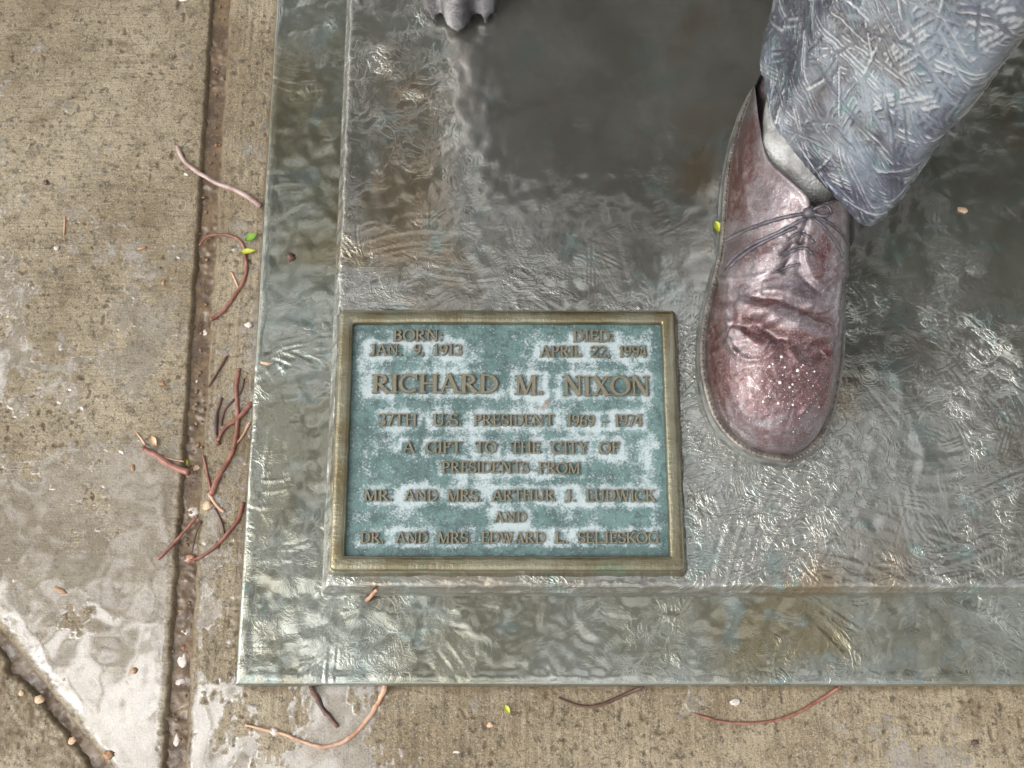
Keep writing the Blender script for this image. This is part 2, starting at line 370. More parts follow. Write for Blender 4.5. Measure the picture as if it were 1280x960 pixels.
M['husk_p'] = m_simple('pale_husk', srgb(200, 188, 178), srgb(226, 216, 206), 150, 0, .45, .7)
M['husk_o'] = m_simple('orange_husk', srgb(150, 108, 72), srgb(184, 146, 104), 150, 0, .45, .7)
M['leaf_g'] = m_simple('fresh_leaf', srgb(104, 150, 40), srgb(140, 176, 60), 90, 0, .4, .7)
M['leaf_y'] = m_simple('yellow_leaf', srgb(170, 180, 40), srgb(206, 200, 74), 90, 0, .4, .7)
M['grit'] = m_simple('joint_grit', srgb(104, 76, 50), srgb(140, 108, 78), 300, 0, .5, .7)
M['drop'] = m_simple('water_bead', srgb(214, 208, 206), srgb(232, 228, 226), 150, 0, .15, 1.0, .0001, .03)
M['bark'] = m_simple('bark', srgb(78, 66, 54), srgb(108, 94, 78), 12, 0, .85, 0, .01)
def m_foliage():
    m = Mat('foliage'); c = m.mix(m.ramp(m.noise(3, 3), .35, .65), srgb(52, 70, 34), srgb(84, 100, 48))
    m.set(Base_Color=c, Roughness=.55); return m.m
M['foliage'] = m_foliage()

# ------------------------------------------------------------------ setting: ground, paving, joints
Z_DECK, Z_TIER, Z_CONC = 0.0, -0.018, -0.032
g = make('ground', [(-400, -400, -.1), (400, -400, -.1), (400, 400, -.1), (-400, 400, -.1)], [(0, 1, 2, 3)], M['ground'], None, False)
tag(g, kind='structure')
XL, YB, XR, YT = -.2202, -.2433, .62, 1.25                 # plinth footprint (lower tier)
JA, JB = P(276, 0, Z_CONC), P(217, 960, Z_CONC)            # long joint beside the plinth
def joint_x(y): return JA[0] + (JB[0] - JA[0]) * (y - JA[1]) / (JB[1] - JA[1])
K1, K2 = P(0, 797, Z_CONC), P(128, 960, Z_CONC)            # slanting joint
kd = (K2 - K1)[:2]; kd /= np.hypot(*kd); kn = np.array([-kd[1], kd[0]])  # normal towards the upper right
def conc(name, which, xs, ys, mat):
    X, Y = np.meshgrid(xs, ys)
    dj = (X - joint_x(Y)); dk = (X - K1[0]) * kn[0] + (Y - K1[1]) * kn[1]
    hwj, hwk = .0072, .0034
    def edge_d():
        dj = X - joint_x(Y); dk = (X - K1[0]) * kn[0] + (Y - K1[1]) * kn[1]
        wob = .0022 * fbm(X, Y, .018, 3, 5); crumb = .006 * np.clip(fbm(X, Y, .03, 4, 9) + .1, 0, 1)
        if which == 'A': return -dj - hwj + wob, dk - hwk + wob
        if which == 'C': return -dj - hwj + wob, -dk - hwk - .0015 - crumb * 1.3 + wob
        return dj - hwj + wob, None
    ea, eb = edge_d(); d = ea if eb is None else np.minimum(ea, eb)
    keep = d > -.006
    k0 = keep.copy(); keep[1:] |= k0[:-1]; keep[:-1] |= k0[1:]; k1 = keep.copy(); keep[:, 1:] |= k1[:, :-1]; keep[:, :-1] |= k1[:, 1:]
    for _ in range(3):                                     # draw the outermost points back onto the joint so the edge is clean
        ea, eb = edge_d()
        X = X + np.where(ea < -.006, (-.006 - ea) * (1 if which == 'B' else -1), 0)
        if eb is not None:
            q = np.where(eb < -.006, (-.006 - eb) * (1 if which == 'A' else -1), 0); X = X + q * kn[0]; Y = Y + q * kn[1]
    ea, eb = edge_d(); d = ea if eb is None else np.minimum(ea, eb)
    if which == 'B': keep &= ~((X > XL + .012) & (Y > YB + .012))
    gr = fbm(X, Y, .004, 3, 21) * .00045 + fbm(X, Y, .03, 3, 3) * .0008
    lo = fbm(X, Y, .085, 4, 31)
    if which == 'A':
        stv = perlin(X / .03, Y / .0022, 7) * .00035 + perlin(X / .05, Y / .005, 8) * .0003
        lev = .72 * sstep(.34, .0, Y) + .55 * sstep(.0, -.2, Y) - .58 + .25 * sstep(-.30, -.27, X)
    elif which == 'C':
        stv = perlin(X / .004, Y / .004, 7) * .0011; lev = -.2 + 0 * X
    else:
        stv = perlin(X / .0036, Y / .05, 7) * .00042 + perlin(X / .007, Y / .06, 8) * .0003
        lev = -.42 + .75 * sstep(-.06, -.22, X) * sstep(.15, -.2, Y) - .1 * sstep(.1, .3, X)
    w = sstep(-.10, .22, lev - .05 + lo * 1.5 + .6 * fbm(X, Y, .022, 3, 37) + .45 * fbm(X, Y, .007, 3, 38) - (stv + gr) * 420) * sstep(.0, .012, d)
    rel = stv + gr
    wk = sstep(.1, .75, w); rel = rel * (1 - wk) + wk * (blur(rel, 5) * .25 + .00012 + .0001 * perlin(X / .018, Y / .018, 77))
    pit = sstep(.42, .56, perlin(X / .006, Y / .006, 55)) * sstep(.1, .35, perlin(X / .05, Y / .05, 56)) * (1 - w)
    drop = sstep(.0035, -.004, d) * .012 + sstep(.02, 0, d) * .0003
    Z = Z_CONC + rel - .0012 * pit - drop
    stain = np.clip(sstep(.006, -.002, d) * .8 + .75 * pit + .5 * sstep(.15, .5, fbm(X, Y, .06, 4, 66)), 0, 1)
    if which == 'C': stain = np.clip(stain + sstep(.055, .0, d) * .95 * sstep(-.35, .25, fbm(X, Y, .012, 3, 12)), 0, 1)
    if which == 'B':
        dbs = np.maximum(XL - X, YB - Y); stain = np.clip(stain + .7 * sstep(.006, .001, dbs + .005 * fbm(X, Y, .02, 3, 44)), 0, 1)
    m = (keep[:-1, :-1] & keep[1:, :-1] & keep[:-1, 1:] & keep[1:, 1:])
    v, f, at = compact(np.stack([X, Y, Z], -1).reshape(-1, 3), grid_faces(len(ys), len(xs), mask=m), {'wet': w, 'stain': stain})
    return tag(make(name, v, f, mat, None, True, at), kind='structure')
xsA = axis(-.475, -.245, .00095, -5, -.245); ysA = axis(-.33, .40, .00095, -.9, 6)
conc('pavement_slab', 'A', xsA, ysA, M['conc_h'])
xsC = axis(-.43, -.255, .0012, -5, -.24); ysC = axis(-.33, -.16, .0012, -6, .1)
conc('pavement_corner_slab', 'C', xsC, ysC, M['conc_v'])
xsB = axis(-.29, .41, .00105, -.30, 5); ysB = axis(-.33, .40, .00105, -6, 6)
conc('pavement_strip', 'B', xsB, ysB, M['conc_v'])
def channel(name, a, b, hw, z, seed):
    a, b = np.array(a[:2]), np.array(b[:2]); L = np.hypot(*(b - a)); t = (b - a) / L; n = np.array([-t[1], t[0]])
    ss = np.arange(0, L, .0015); ts = np.linspace(-hw, hw, 15); T, S = np.meshgrid(ts, ss)
    X = a[0] + t[0] * S + n[0] * T; Y = a[1] + t[1] * S + n[1] * T
    w = sstep(-.1, .12, fbm(S, T * 2, .05, 3, seed))
    grit = np.maximum(0, perlin(X / .005, Y / .005, seed + 3)) * .0028 + fbm(X, Y, .012, 2, seed + 5) * .002
    Z = z + (1 - w) * grit + w * (.0009 + .0004 * perlin(X / .012, Y / .012, seed + 9)) + (np.abs(T) / hw) ** 4 * .0012
    o = make(name, np.stack([X, Y, Z], -1).reshape(-1, 3), grid_faces(len(ss), len(ts)), M['silt'], None, True, {'wet': w})
    return tag(o, kind='structure')
channel('joint_water', (joint_x(-.6), -.6), (joint_x(1.0), 1.0), .014, Z_CONC - .0062, 71)
ka = K1[:2] - kd * 1.2; kb = K2[:2] + kd * .05
channel('corner_joint_water', ka, kb, .016, Z_CONC - .0066, 83)

# ------------------------------------------------------------------ plinth: two bronze tiers
base = empty('statue_plinth', (.2, .5, Z_CONC))
tag(base, 'low stepped bronze plinth, wet and swirled with trowel marks, set on concrete', 'plinth')
def round_edge(d, r, depth):
    q = np.clip(d / r, 0, 1); return -(1 - np.sqrt(np.clip(1 - (1 - q) ** 2, 0, 1))) * r * .9 - np.where(d < 0, depth, 0)
def tier(name, X, Y, Z, at, zlow, mat, keep=None):
    """height field closed by upright sides all round"""
    pd = lambda q: np.pad(q, 1, mode='edge')
    V = np.stack([pd(X), pd(Y), pd(Z)], -1)
    V[0, :, 1] -= .002; V[-1, :, 1] += .002; V[:, 0, 0] -= .002; V[:, -1, 0] += .002
    V[0, :, 2] = zlow; V[-1, :, 2] = zlow; V[:, 0, 2] = zlow; V[:, -1, 2] = zlow
    m = None
    if keep is not None:
        k = pd(keep); m = k[:-1, :-1] | k[1:, :-1] | k[:-1, 1:] | k[1:, 1:]
    v, f, at = compact(V.reshape(-1, 3), grid_faces(V.shape[0], V.shape[1], mask=m), {q: pd(w_) for q, w_ in at.items()})
    return make(name, v, f, mat, base, True, at)
# deck (upper tier)
DX0, DY0, DX1, DY1 = -.1525, -.1720, XR - .07, YT - .07
xs = axis(DX0, .475, .00105, DX0, DX1); ys = axis(DY0, .375, .00105, DY0, DY1)
X, Y = np.meshgrid(xs, ys)
big = strokes(xs, ys, 420, 4, L=(.05, .13), W=(.02, .05), lam=(.006, .014), amp=.00017, curv=7)
fine = strokes(xs, ys, 2600, 5, L=(.012, .045), W=(.005, .014), lam=(.0023, .0040), amp=.00020, curv=20)
lump = fbm(X, Y, .009, 3, 15) * .00028
calm = sstep(-.12, -.03, X + .05 * fbm(X, Y, .1, 2, 3)) * sstep(.05, .14, Y + .07 * fbm(X, Y, .08, 3, 8))      # brushed smooth between the feet
calm2 = np.exp(-((X - .305) / .05) ** 2 - ((Y + .03) / .10) ** 2)
calm = np.clip(calm * .85 + calm2 * .8, 0, .92)
rough = 1 - calm
H = big * (1 - .75 * calm) + (fine + lump) * (.26 + .74 * rough)
w = sstep(-.05, .28, fbm(X, Y, .05, 4, 41) + .38 * sstep(.0, -.13, X) + .45 * calm - .08)
Hs = blur(H, 3); H = H * (1 - w) + (Hs + .0002 * perlin(X / .015, Y / .015, 91)) * w
dE = np.minimum(np.minimum(X - DX0, Y - DY0), np.minimum(DX1 - X, DY1 - Y))
lip = np.exp(-((dE - .010) / .005) ** 2) * .0004
dW = dE + .0022 * fbm(X, Y, .02, 3, 52) * sstep(0, .002, dE)
Z = Z_DECK + H + lip - .0075 * sstep(.0065, -.001, dW) + .0006 * fbm(X, Y, .007, 3, 53) * sstep(.012, .004, dE) + .0003 * fbm(X, Y, .02, 2, 6)
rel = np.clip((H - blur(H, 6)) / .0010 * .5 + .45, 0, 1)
tier('deck', X, Y, Z, {'wet': w, 'relief': rel, 'calm': calm}, -.03, M['deck'])
# lower tier
xs = axis(XL, .44, .00105, XL, XR); ys = axis(YB, .375, .00105, YB, YT)
X, Y = np.meshgrid(xs, ys)
big = strokes(xs, ys, 700, 14, L=(.04, .1), W=(.015, .035), lam=(.006, .013), amp=.00028, curv=10)
fine = strokes(xs, ys, 3000, 15, L=(.010, .03), W=(.005, .012), lam=(.0024, .0042), amp=.0002, curv=25)
smoothf = sstep(.0, .25, fbm(X, Y, .07, 3, 19) + .25 * sstep(-.10, .1, Y) * (X < -.14) + .3 * np.exp(-((X - .03) / .12) ** 2))
H = big * (.5 + .5 * (1 - smoothf)) + fine * (.15 + .85 * (1 - smoothf)) + fbm(X, Y, .012, 3, 25) * .0004
w = sstep(-.2, .15, fbm(X, Y, .06, 4, 43) + .1)
Hs = blur(H, 4); H = H * (1 - w) + (Hs * .9 + .0008 * fbm(X, Y, .024, 2, 92)) * w
dE = np.minimum(np.minimum(X - XL, Y - YB), np.minimum(XR - X, YT - Y))
Z = Z_TIER + H + round_edge(dE, .0032, 0) + np.exp(-((dE - .007) / .004) ** 2) * .0004
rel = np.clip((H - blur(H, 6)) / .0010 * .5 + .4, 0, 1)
keep = ~((X > DX0 + .012) & (Y > DY0 + .012) & (X < DX1 - .012) & (Y < DY1 - .012))
tier('lower_tier', X, Y, Z, {'wet': w, 'relief': rel, 'calm': smoothf * .75}, -.05, M['tier'], keep)

# ------------------------------------------------------------------ plaque with raised lettering
PX0, PX1, PY0, PY1, PZ = -.1442, .1365, -.1561, .0612, .0125
plaque = empty('plaque', ((PX0 + PX1) / 2, (PY0 + PY1) / 2, 0))
tag(plaque, 'raised bronze plaque with gold-brown lettering on verdigris, in a plain rim on the plinth', 'plaque')
FR = .0135
def ring(inset, z, n=46, seed=0, wob=0.0):
    x0, x1, y0, y1 = PX0 + inset, PX1 - inset, PY0 + inset, PY1 - inset
    r = max(.0015, .004 - inset * .6); p = []
    cs = [(x1 - r, y1 - r, 0), (x0 + r, y1 - r, 90), (x0 + r, y0 + r, 180), (x1 - r, y0 + r, 270)]
    for k, (cx, cy, a) in enumerate(cs):
        for q in range(6):
            t = math.radians(a + 90 * q / 5); p.append((cx + r * math.cos(t), cy + r * math.sin(t)))
        nx = cs[(k + 1) % 4]; t = math.radians(nx[2]); e = (nx[0] + r * math.cos(t), nx[1] + r * math.sin(t)); s0 = p[-1]
        for q in range(1, n): p.append((s0[0] + (e[0] - s0[0]) * q / n, s0[1] + (e[1] - s0[1]) * q / n))
    p = np.array(p)
    zz = z + .0004 * fbm(p[:, 0], p[:, 1], .03, 3, seed)
    if wob: p = p + wob * np.stack([fbm(p[:, 0] + 7, p[:, 1], .02, 2, 3), fbm(p[:, 0], p[:, 1] + 9, .02, 2, 4)], -1)
    return np.concatenate([p, zz[:, None]], 1)
prof = [(-.0040, -.004), (-.0032, .0006), (-.0016, .0028), (-.0008, .006), (-.0002, .0100), (.0005, .0116), (.0016, .0123), (.004, .0126), (.0074, .0126), (.0098, .0124), (.0108, .0119), (.0115, .0104), (.0119, .0072), (.0120, .0040)]
R = np.stack([ring(i, z, seed=2, wob=.0006 if z > .005 else .002) for i, z in prof])
make('rim', R.reshape(-1, 3), grid_faces(R.shape[0], R.shape[1], wrap=True)[:, ::-1], M['rim'], plaque)
WORDS = [('BORN:', 491, 553, 412, 426), ('JAN.', 462, 503, 430, 444), ('9,', 517, 530, 430, 444), ('1913', 541, 577, 430, 444),
 ('DIED:', 716, 767, 413, 427), ('APRIL', 675, 727, 432, 446), ('22,', 738, 762, 432, 446), ('1994', 774, 808, 432, 446),
 ('RICHARD', 464, 622, 468, 491), ('M.', 643, 679, 469, 493), ('NIXON', 704, 812, 470, 494),
 ('37TH', 472, 521, 517, 532), ('U.S.', 540, 577, 517, 532), ('PRESIDENT', 592, 692, 518, 532), ('1969', 708, 743, 518, 533), ('-', 751, 762, 518, 533), ('1974', 768, 803, 518, 533),
 ('A', 503, 518, 552, 566), ('GIFT', 532, 577, 552, 566), ('TO', 593, 620, 552, 566), ('THE', 638, 675, 552, 566), ('CITY', 690, 735, 552, 567), ('OF', 749, 774, 552, 567),
 ('PRESIDENTS', 552, 661, 577, 591), ('FROM', 673, 725, 578, 592),
 ('MR.', 455, 491, 612, 626), ('AND', 505, 547, 612, 626), ('MRS.', 558, 602, 612, 627), ('ARTHUR', 615, 693, 612, 626), ('J.', 706, 720, 612, 627), ('LUDWICK', 732, 819, 612, 627),
 ('AND', 617, 658, 640, 653),
 ('DR.', 450, 480, 665, 679), ('AND', 494, 535, 665, 679), ('MRS.', 546, 589, 665, 679), ('EDWARD', 601, 681, 665, 679), ('L.', 693, 710, 665, 679), ('SELJESKOG', 722, 823, 665, 679)]
xs = np.arange(PX0 + .011, PX1 - .0105, .0009); ys = np.arange(PY0 + .011, PY1 - .0105, .0009); X, Y = np.meshgrid(xs, ys)
H = fbm(X, Y, .004, 3, 61) * .0003 + fbm(X, Y, .03, 2, 62) * .0003
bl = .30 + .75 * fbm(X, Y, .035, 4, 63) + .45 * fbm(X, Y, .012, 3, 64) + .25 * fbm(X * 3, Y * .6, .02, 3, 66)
for wd_, a0, a1, b0, b1 in WORDS:                       # corrosion bloom, partly sky sheen painted in, gathers round each raised word
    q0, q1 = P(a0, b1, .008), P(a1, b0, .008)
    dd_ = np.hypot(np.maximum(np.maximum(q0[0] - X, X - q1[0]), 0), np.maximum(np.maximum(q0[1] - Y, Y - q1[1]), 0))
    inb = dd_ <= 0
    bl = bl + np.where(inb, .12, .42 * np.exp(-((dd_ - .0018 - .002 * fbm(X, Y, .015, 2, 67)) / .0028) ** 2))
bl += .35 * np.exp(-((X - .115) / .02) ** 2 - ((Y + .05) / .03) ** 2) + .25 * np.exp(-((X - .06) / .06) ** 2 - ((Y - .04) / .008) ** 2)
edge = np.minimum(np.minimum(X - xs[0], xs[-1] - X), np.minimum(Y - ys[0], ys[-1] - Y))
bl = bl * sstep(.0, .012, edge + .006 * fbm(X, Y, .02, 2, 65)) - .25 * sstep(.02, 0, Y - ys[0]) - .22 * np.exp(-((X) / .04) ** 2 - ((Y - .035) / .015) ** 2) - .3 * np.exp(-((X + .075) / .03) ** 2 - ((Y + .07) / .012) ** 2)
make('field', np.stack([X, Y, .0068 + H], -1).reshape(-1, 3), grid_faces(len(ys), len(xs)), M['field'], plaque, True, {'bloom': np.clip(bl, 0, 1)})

TK, TN = .215, .13
def V_(x, y0=0, y1=1, t=TK): return [((x, y0), (x, y1), t)]
def D_(x0, y0, x1, y1, t=TK): return [((x0, y0), (x1, y1), t)]
def S_(x, y, w=.15): return [((x - w, y + (.035 if y < .5 else -.035)), (x + w, y + (.035 if y < .5 else -.035)), .075)]
def A_(cx, cy, rx, ry, a0, a1, n=14, tk=TK, tn=TN):
    a = [math.radians(a0 + (a1 - a0) * k / n) for k in range(n + 1)]
    return [tuple([(cx + rx * math.cos(q), cy + ry * math.sin(q)) for q in a]) + ([tn + (tk - tn) * abs(math.cos(q)) for q in a],)]
def st(x): return V_(x) + S_(x, 0) + S_(x, 1)
GL = {
 'A': (.86, D_(.10, 0, .42, 1, TN) + D_(.42, 1, .76, 0) + D_(.22, .33, .62, .33, TN) + S_(.10, 0) + S_(.76, 0)),
 'B': (.70, st(.17) + A_(.30, .75, .24, .21, 90, -90) + A_(.30, .28, .30, .24, 90, -90) + D_(.17, .96, .3, .96, TN) + D_(.17, .53, .3, .53, TN) + D_(.17, .04, .3, .04, TN)),
 'C': (.82, A_(.46, .5, .38, .46, 50, 310, 22) + V_(.74, .68, .98, TN)),
 'D': (.84, st(.17) + A_(.32, .5, .42, .46, 90, -90, 20) + D_(.17, .96, .34, .96, TN) + D_(.17, .04, .34, .04, TN)),
 'E': (.68, st(.17) + D_(.17, .96, .6, .96, TN) + D_(.17, .52, .5, .52, TN) + D_(.17, .04, .62, .04, TN) + V_(.60, .76, .98, TN) + V_(.62, .02, .24, TN) + V_(.5, .42, .62, .08)),
 'F': (.64, st(.17) + D_(.17, .96, .58, .96, TN) + D_(.17, .52, .48, .52, TN) + V_(.58, .74, .98, TN) + V_(.48, .42, .62, .08)),
 'G': (.86, A_(.46, .5, .38, .46, 50, 300, 22) + V_(.72, .05, .42) + S_(.72, .40) + V_(.74, .70, .98, TN)),
 'H': (.90, st(.18) + st(.72) + D_(.18, .51, .72, .51, TN)),
 'I': (.36, st(.18)),
 'J': (.50, V_(.32, .15, 1) + S_(.32, 1) + A_(.16, .14, .16, .14, 0, -150, 8)),
 'K': (.84, st(.18) + D_(.22, .42, .68, .98, TN) + D_(.36, .58, .74, .02) + S_(.68, 1) + S_(.74, 0)),
 'L': (.66, st(.17) + D_(.17, .04, .6, .04, TN) + V_(.60, .02, .28, TN)),
 'M': (1.02, D_(.16, 0, .18, 1, TN) + D_(.18, 1, .50, .04) + D_(.50, .04, .82, 1, TN) + V_(.84) + S_(.15, 0) + S_(.84, 0) + S_(.15, 1) + S_(.86, 1)),
 'N': (.92, V_(.17, 0, 1, TN) + D_(.17, 1, .74, .02) + V_(.74, 0, 1, TN) + S_(.17, 0) + S_(.14, 1) + S_(.74, 1)),
 'O': (.90, A_(.45, .5, .38, .46, 0, 360, 28)),
 'P': (.68, st(.17) + A_(.30, .72, .28, .24, 90, -90) + D_(.17, .96, .3, .96, TN) + D_(.17, .48, .3, .48, TN)),
 'R': (.80, st(.17) + A_(.30, .73, .27, .23, 90, -90) + D_(.17, .96, .3, .96, TN) + D_(.17, .5, .3, .5, TN) + D_(.34, .48, .70, .02) + S_(.72, 0, .1)),
 'S': (.62, A_(.31, .735, .21, .225, 30, 265, 14) + A_(.31, .275, .24, .235, 95, -150, 14) + V_(.53, .72, .96, .08) + V_(.08, .06, .3, .08)),
 'T': (.76, V_(.38) + S_(.38, 0) + D_(.06, .96, .70, .96, TN) + V_(.06, .74, .98, .08) + V_(.70, .74, .98, .08)),
 'U': (.86, V_(.18, .3, 1) + V_(.70, .3, 1, TN) + A_(.44, .32, .26, .29, 180, 360, 14, TK, TN) + S_(.18, 1) + S_(.70, 1)),
 'W': (1.12, D_(.12, 1, .34, .02) + D_(.34, .02, .56, .96, TN) + D_(.54, .96, .78, .02) + D_(.78, .02, 1.0, 1, TN) + S_(.12, 1) + S_(.54, 1) + S_(1.0, 1)),
 'X': (.84, D_(.14, 1, .70, 0) + D_(.70, 1, .14, 0, TN) + S_(.14, 0) + S_(.70, 0) + S_(.14, 1) + S_(.70, 1)),
 'Y': (.80, D_(.12, 1, .40, .45) + D_(.68, 1, .40, .45, TN) + V_(.40, 0, .48) + S_(.12, 1) + S_(.68, 1) + S_(.40, 0)),
 '1': (.44, V_(.24) + S_(.24, 0) + D_(.08, .82, .24, .98, TN)),
 '2': (.62, A_(.30, .72, .22, .24, 170, -20, 12) + D_(.50, .64, .10, .05, TN) + D_(.08, .06, .56, .06, .14)),
 '3': (.60, A_(.28, .74, .2, .22, 150, -85, 12) + A_(.28, .28, .24, .24, 85, -150, 12)),
 '4': (.64, V_(.42) + D_(.42, 1, .06, .32, TN) + D_(.06, .30, .6, .30, TN) + S_(.42, 0, .12)),
 '6': (.62, A_(.31, .28, .22, .24, 0, 360, 18) + A_(.46, .34, .37, .60, 100, 190, 10)),
 '7': (.60, D_(.08, .94, .54, .94, .13) + D_(.54, .94, .24, 0, TK)),
 '9': (.62, A_(.31, .70, .22, .24, 0, 360, 18) + A_(.16, .64, .37, .60, -80, 10, 10)),
 '.': (.28, V_(.14, 0, .17, .17)), ',': (.28, V_(.15, .02, .17, .17) + D_(.17, .05, .09, -.14, .09)),
 ':': (.28, V_(.14, .04, .2, .17) + V_(.14, .5, .66, .17)), '-': (.44, D_(.08, .42, .36, .42, .13)),
}
def glyph(ch):
    mb = MB()
    for k, strk in enumerate(GL[ch][1]):
        wd = strk[-1]; pts = [np.array(p, float) for p in strk[:-1]]; n = len(pts)
        wd = [wd] * n if np.isscalar(wd) else wd
        vs = []; lift = .0009 * (k % 9)
        for i, p in enumerate(pts):
            t = pts[min(i + 1, n - 1)] - pts[max(i - 1, 0)]; t = t / np.hypot(*t); nn = np.array([-t[1], t[0]])
            for sgn_w, z in ((-.60, -.4), (-.50, .55), (-.30, 1.0), (.30, 1.0), (.50, .55), (.60, -.4)):
                q = p + nn * sgn_w * wd[i]; e = .5 * wd[i] * .28 * (1 if abs(sgn_w) > .4 else .3)
                if i == 0: q = q - t * e
                if i == n - 1: q = q + t * e
                vs.append((q[0], q[1], z + lift))
        f = [(i * 6 + j, (i + 1) * 6 + j, (i + 1) * 6 + j + 1, i * 6 + j + 1) for i in range(n - 1) for j in range(5)]
        f = [q[::-1] for q in f]
        f += [(0, 1, 2, 3, 4, 5), tuple((n - 1) * 6 + j for j in (5, 4, 3, 2, 1, 0))]
        mb.add(vs, f)
    me = bpy.data.meshes.new('letter'); me.from_pydata(mb.v, [], mb.f)
    bm = bmesh.new(); bm.from_mesh(me); bmesh.ops.recalc_face_normals(bm, faces=bm.faces); bm.to_mesh(me); bm.free()
    me.materials.append(M['letter']); return me
gcache = {}
rl = random.Random(3)
for wd, x0, x1, yt, yb in WORDS:
    a, b = P(x0, yb, .009), P(x1, yt, .009); h = b[1] - a[1]
    tot = sum(GL[c][0] for c in wd); sx = (b[0] - a[0]) / (tot - .04); x = a[0]
    for c in wd:
        if c not in gcache: gcache[c] = glyph(c)
        o = bpy.data.objects.new('letter', gcache[c]); col.objects.link(o)
        o.location = (x + rl.uniform(-.0002, .0002), a[1] + rl.uniform(-.0002, .0002), .0072); o.scale = (sx, h, .0026 if h > .012 else .0022)
        o.rotation_euler = (0, 0, rl.uniform(-.02, .02))
        attach(o, plaque); x += GL[c][0] * sx

# ------------------------------------------------------------------ statue: shoe, sock, trouser leg
FOOT = P(1000, 300, 0)
statue = empty('seated_statue', (float(FOOT[0]), float(FOOT[1]), 0))
tag(statue, 'wet bronze statue of a seated man in a suit, burgundy laced shoe on plinth', 'statue')
ZS = .018
Lp = [(988, 578), (950, 571), (921, 556), (897, 530), (884, 500), (876, 460), (876, 420), (883, 380), (893, 340), (901, 300), (905, 240), (912, 190), (926, 140), (945, 105), (985, 84)]
Rp = [(988, 578), (1007, 570), (1028, 550), (1042, 520), (1051, 480), (1056, 440), (1057, 400), (1057, 350), (1056, 300), (1056, 250), (1054, 200), (1048, 150), (1035, 115), (1015, 93), (985, 84)]
Lw = catmull([P(*p, ZS)[:2] for p in Lp], 10); Rw = catmull([P(*p, ZS)[:2] for p in Rp], 10)
ya, yb_ = Lw[:, 1].min(), Lw[:, 1].max(); SL = yb_ - ya
def prof_at(y, C):
    o = np.argsort(C[:, 1]); return np.interp(y, C[o, 1], C[o, 0])
NU, NV = 330, 210
tt = .5 - .5 * np.cos(np.linspace(0, np.pi, NU)); tt = .5 * tt + .5 * np.linspace(0, 1, NU); tt[0], tt[-1] = 0.0015, .9985
def outline(t, inset):
    y = ya + t * SL; l = prof_at(y, Lw); r = prof_at(y, Rw)
    return l, r, y
# sole: built by offsetting the outline
ol = np.concatenate([Lw[:-1], Rw[::-1][:-1]]); cen = ol.mean(0)
def off_ring(d):
    n = len(ol); t = np.roll(ol, -1, 0) - np.roll(ol, 1, 0); t /= np.maximum(np.hypot(t[:, 0], t[:, 1]), 1e-9)[:, None]
    nn = np.stack([t[:, 1], -t[:, 0]], 1)
    if ((ol - cen) * nn).sum() < 0: nn = -nn
    nn = (nn + np.roll(nn, 1, 0) + np.roll(nn, -1, 0) + np.roll(nn, 2, 0) + np.roll(nn, -2, 0)) / 5
    return ol + nn * d
def ring_mesh(name, rows, mat, parent, cap=None):
    R = np.stack([np.concatenate([off_ring(d), np.full((len(ol), 1), z)], 1) for d, z in rows])
    R[..., 2] += .0004 * fbm(R[..., 0] + R[..., 2] * 3, R[..., 1], .01, 2, 8)
    f = [tuple(q) for q in grid_faces(R.shape[0], R.shape[1], wrap=True)]
    n = R.shape[1]; f.append(tuple(range((len(rows) - 1) * n, len(rows) * n)))
    return make(name, R.reshape(-1, 3), f, mat, parent)
shoe_empty = empty('shoe', (float(FOOT[0]), float(FOOT[1]), 0)); attach(shoe_empty, statue)
ring_mesh('sole', [(.004, -.003), (.0005, .001), (-.0005, .004), (.0003, .009), (0, .0125), (-.001, .0135)], M['sole'], shoe_empty)
wel = ring_mesh('welt', [(-.0005, .0132), (.0006, .0145), (.0004, .0168), (-.0008, .018), (-.003, .0183), (-.0055, .0178), (-.007, .0165)], M['welt'], shoe_empty)
# upper
topk = np.array([(0, .010), (.015, .020), (.05, .033), (.12, .044), (.2, .052), (.3, .060), (.38, .066), (.46, .074), (.55, .086), (.64, .098), (.72, .104), (.8, .104), (.9, .098), (.96, .088), (1, .07)])
tp = np.interp(tt, topk[:, 0], topk[:, 1]); tp = np.convolve(np.pad(tp, 8, mode='edge'), np.ones(17) / 17, 'valid'); tp[0] = 0.0; tp[-1] = 0.0
ofr = off_ring(-.0052); nl_ = len(Lw) - 1
L2, R2 = np.concatenate([ofr[:nl_], ofr[nl_:nl_ + 1]]), np.concatenate([ofr[nl_:], ofr[:1]])
y2a, y2b = ofr[:, 1].min() + .0012, ofr[:, 1].max() - .0002
y = y2a + tt * (y2b - y2a)
def prof_ext(y_, C, f_):
    o_ = np.argsort(C[:, 1]); return np.interp(y_, C[o_, 1], C[o_, 0])
l, r = prof_ext(y, L2, min), prof_ext(y, R2, max)
cx, hw = (l + r) / 2, np.maximum((r - l) / 2, .0006)
ph = np.linspace(np.pi, 0, NV)
ex = np.interp(tt, [0, .3, .6, .8, 1], [.85, .82, .95, .8, .8])[:, None]; ez = np.interp(tt, [0, .3, .55, .8, 1], [.78, .80, .92, .62, .6])[:, None]
c, s_ = np.cos(ph)[None], np.sin(ph)[None]
PXs = np.sign(c) * np.abs(c) ** ex; PZs = np.abs(s_) ** ez
narrow = 1 - np.interp(tt, [0, .35, .6, .75, 1], [0, .02, .06, .12, .08])[:, None] * PZs ** 2
lean = np.interp(tt, [0, .4, .7, 1], [0, .004, .004, .0])[:, None] * PZs
Xs = cx[:, None] + hw[:, None] * PXs * narrow + lean; Ys = y[:, None] + 0 * Xs; Zs = .0155 + tp[:, None] * PZs
S = np.stack([Xs, Ys, Zs], -1)
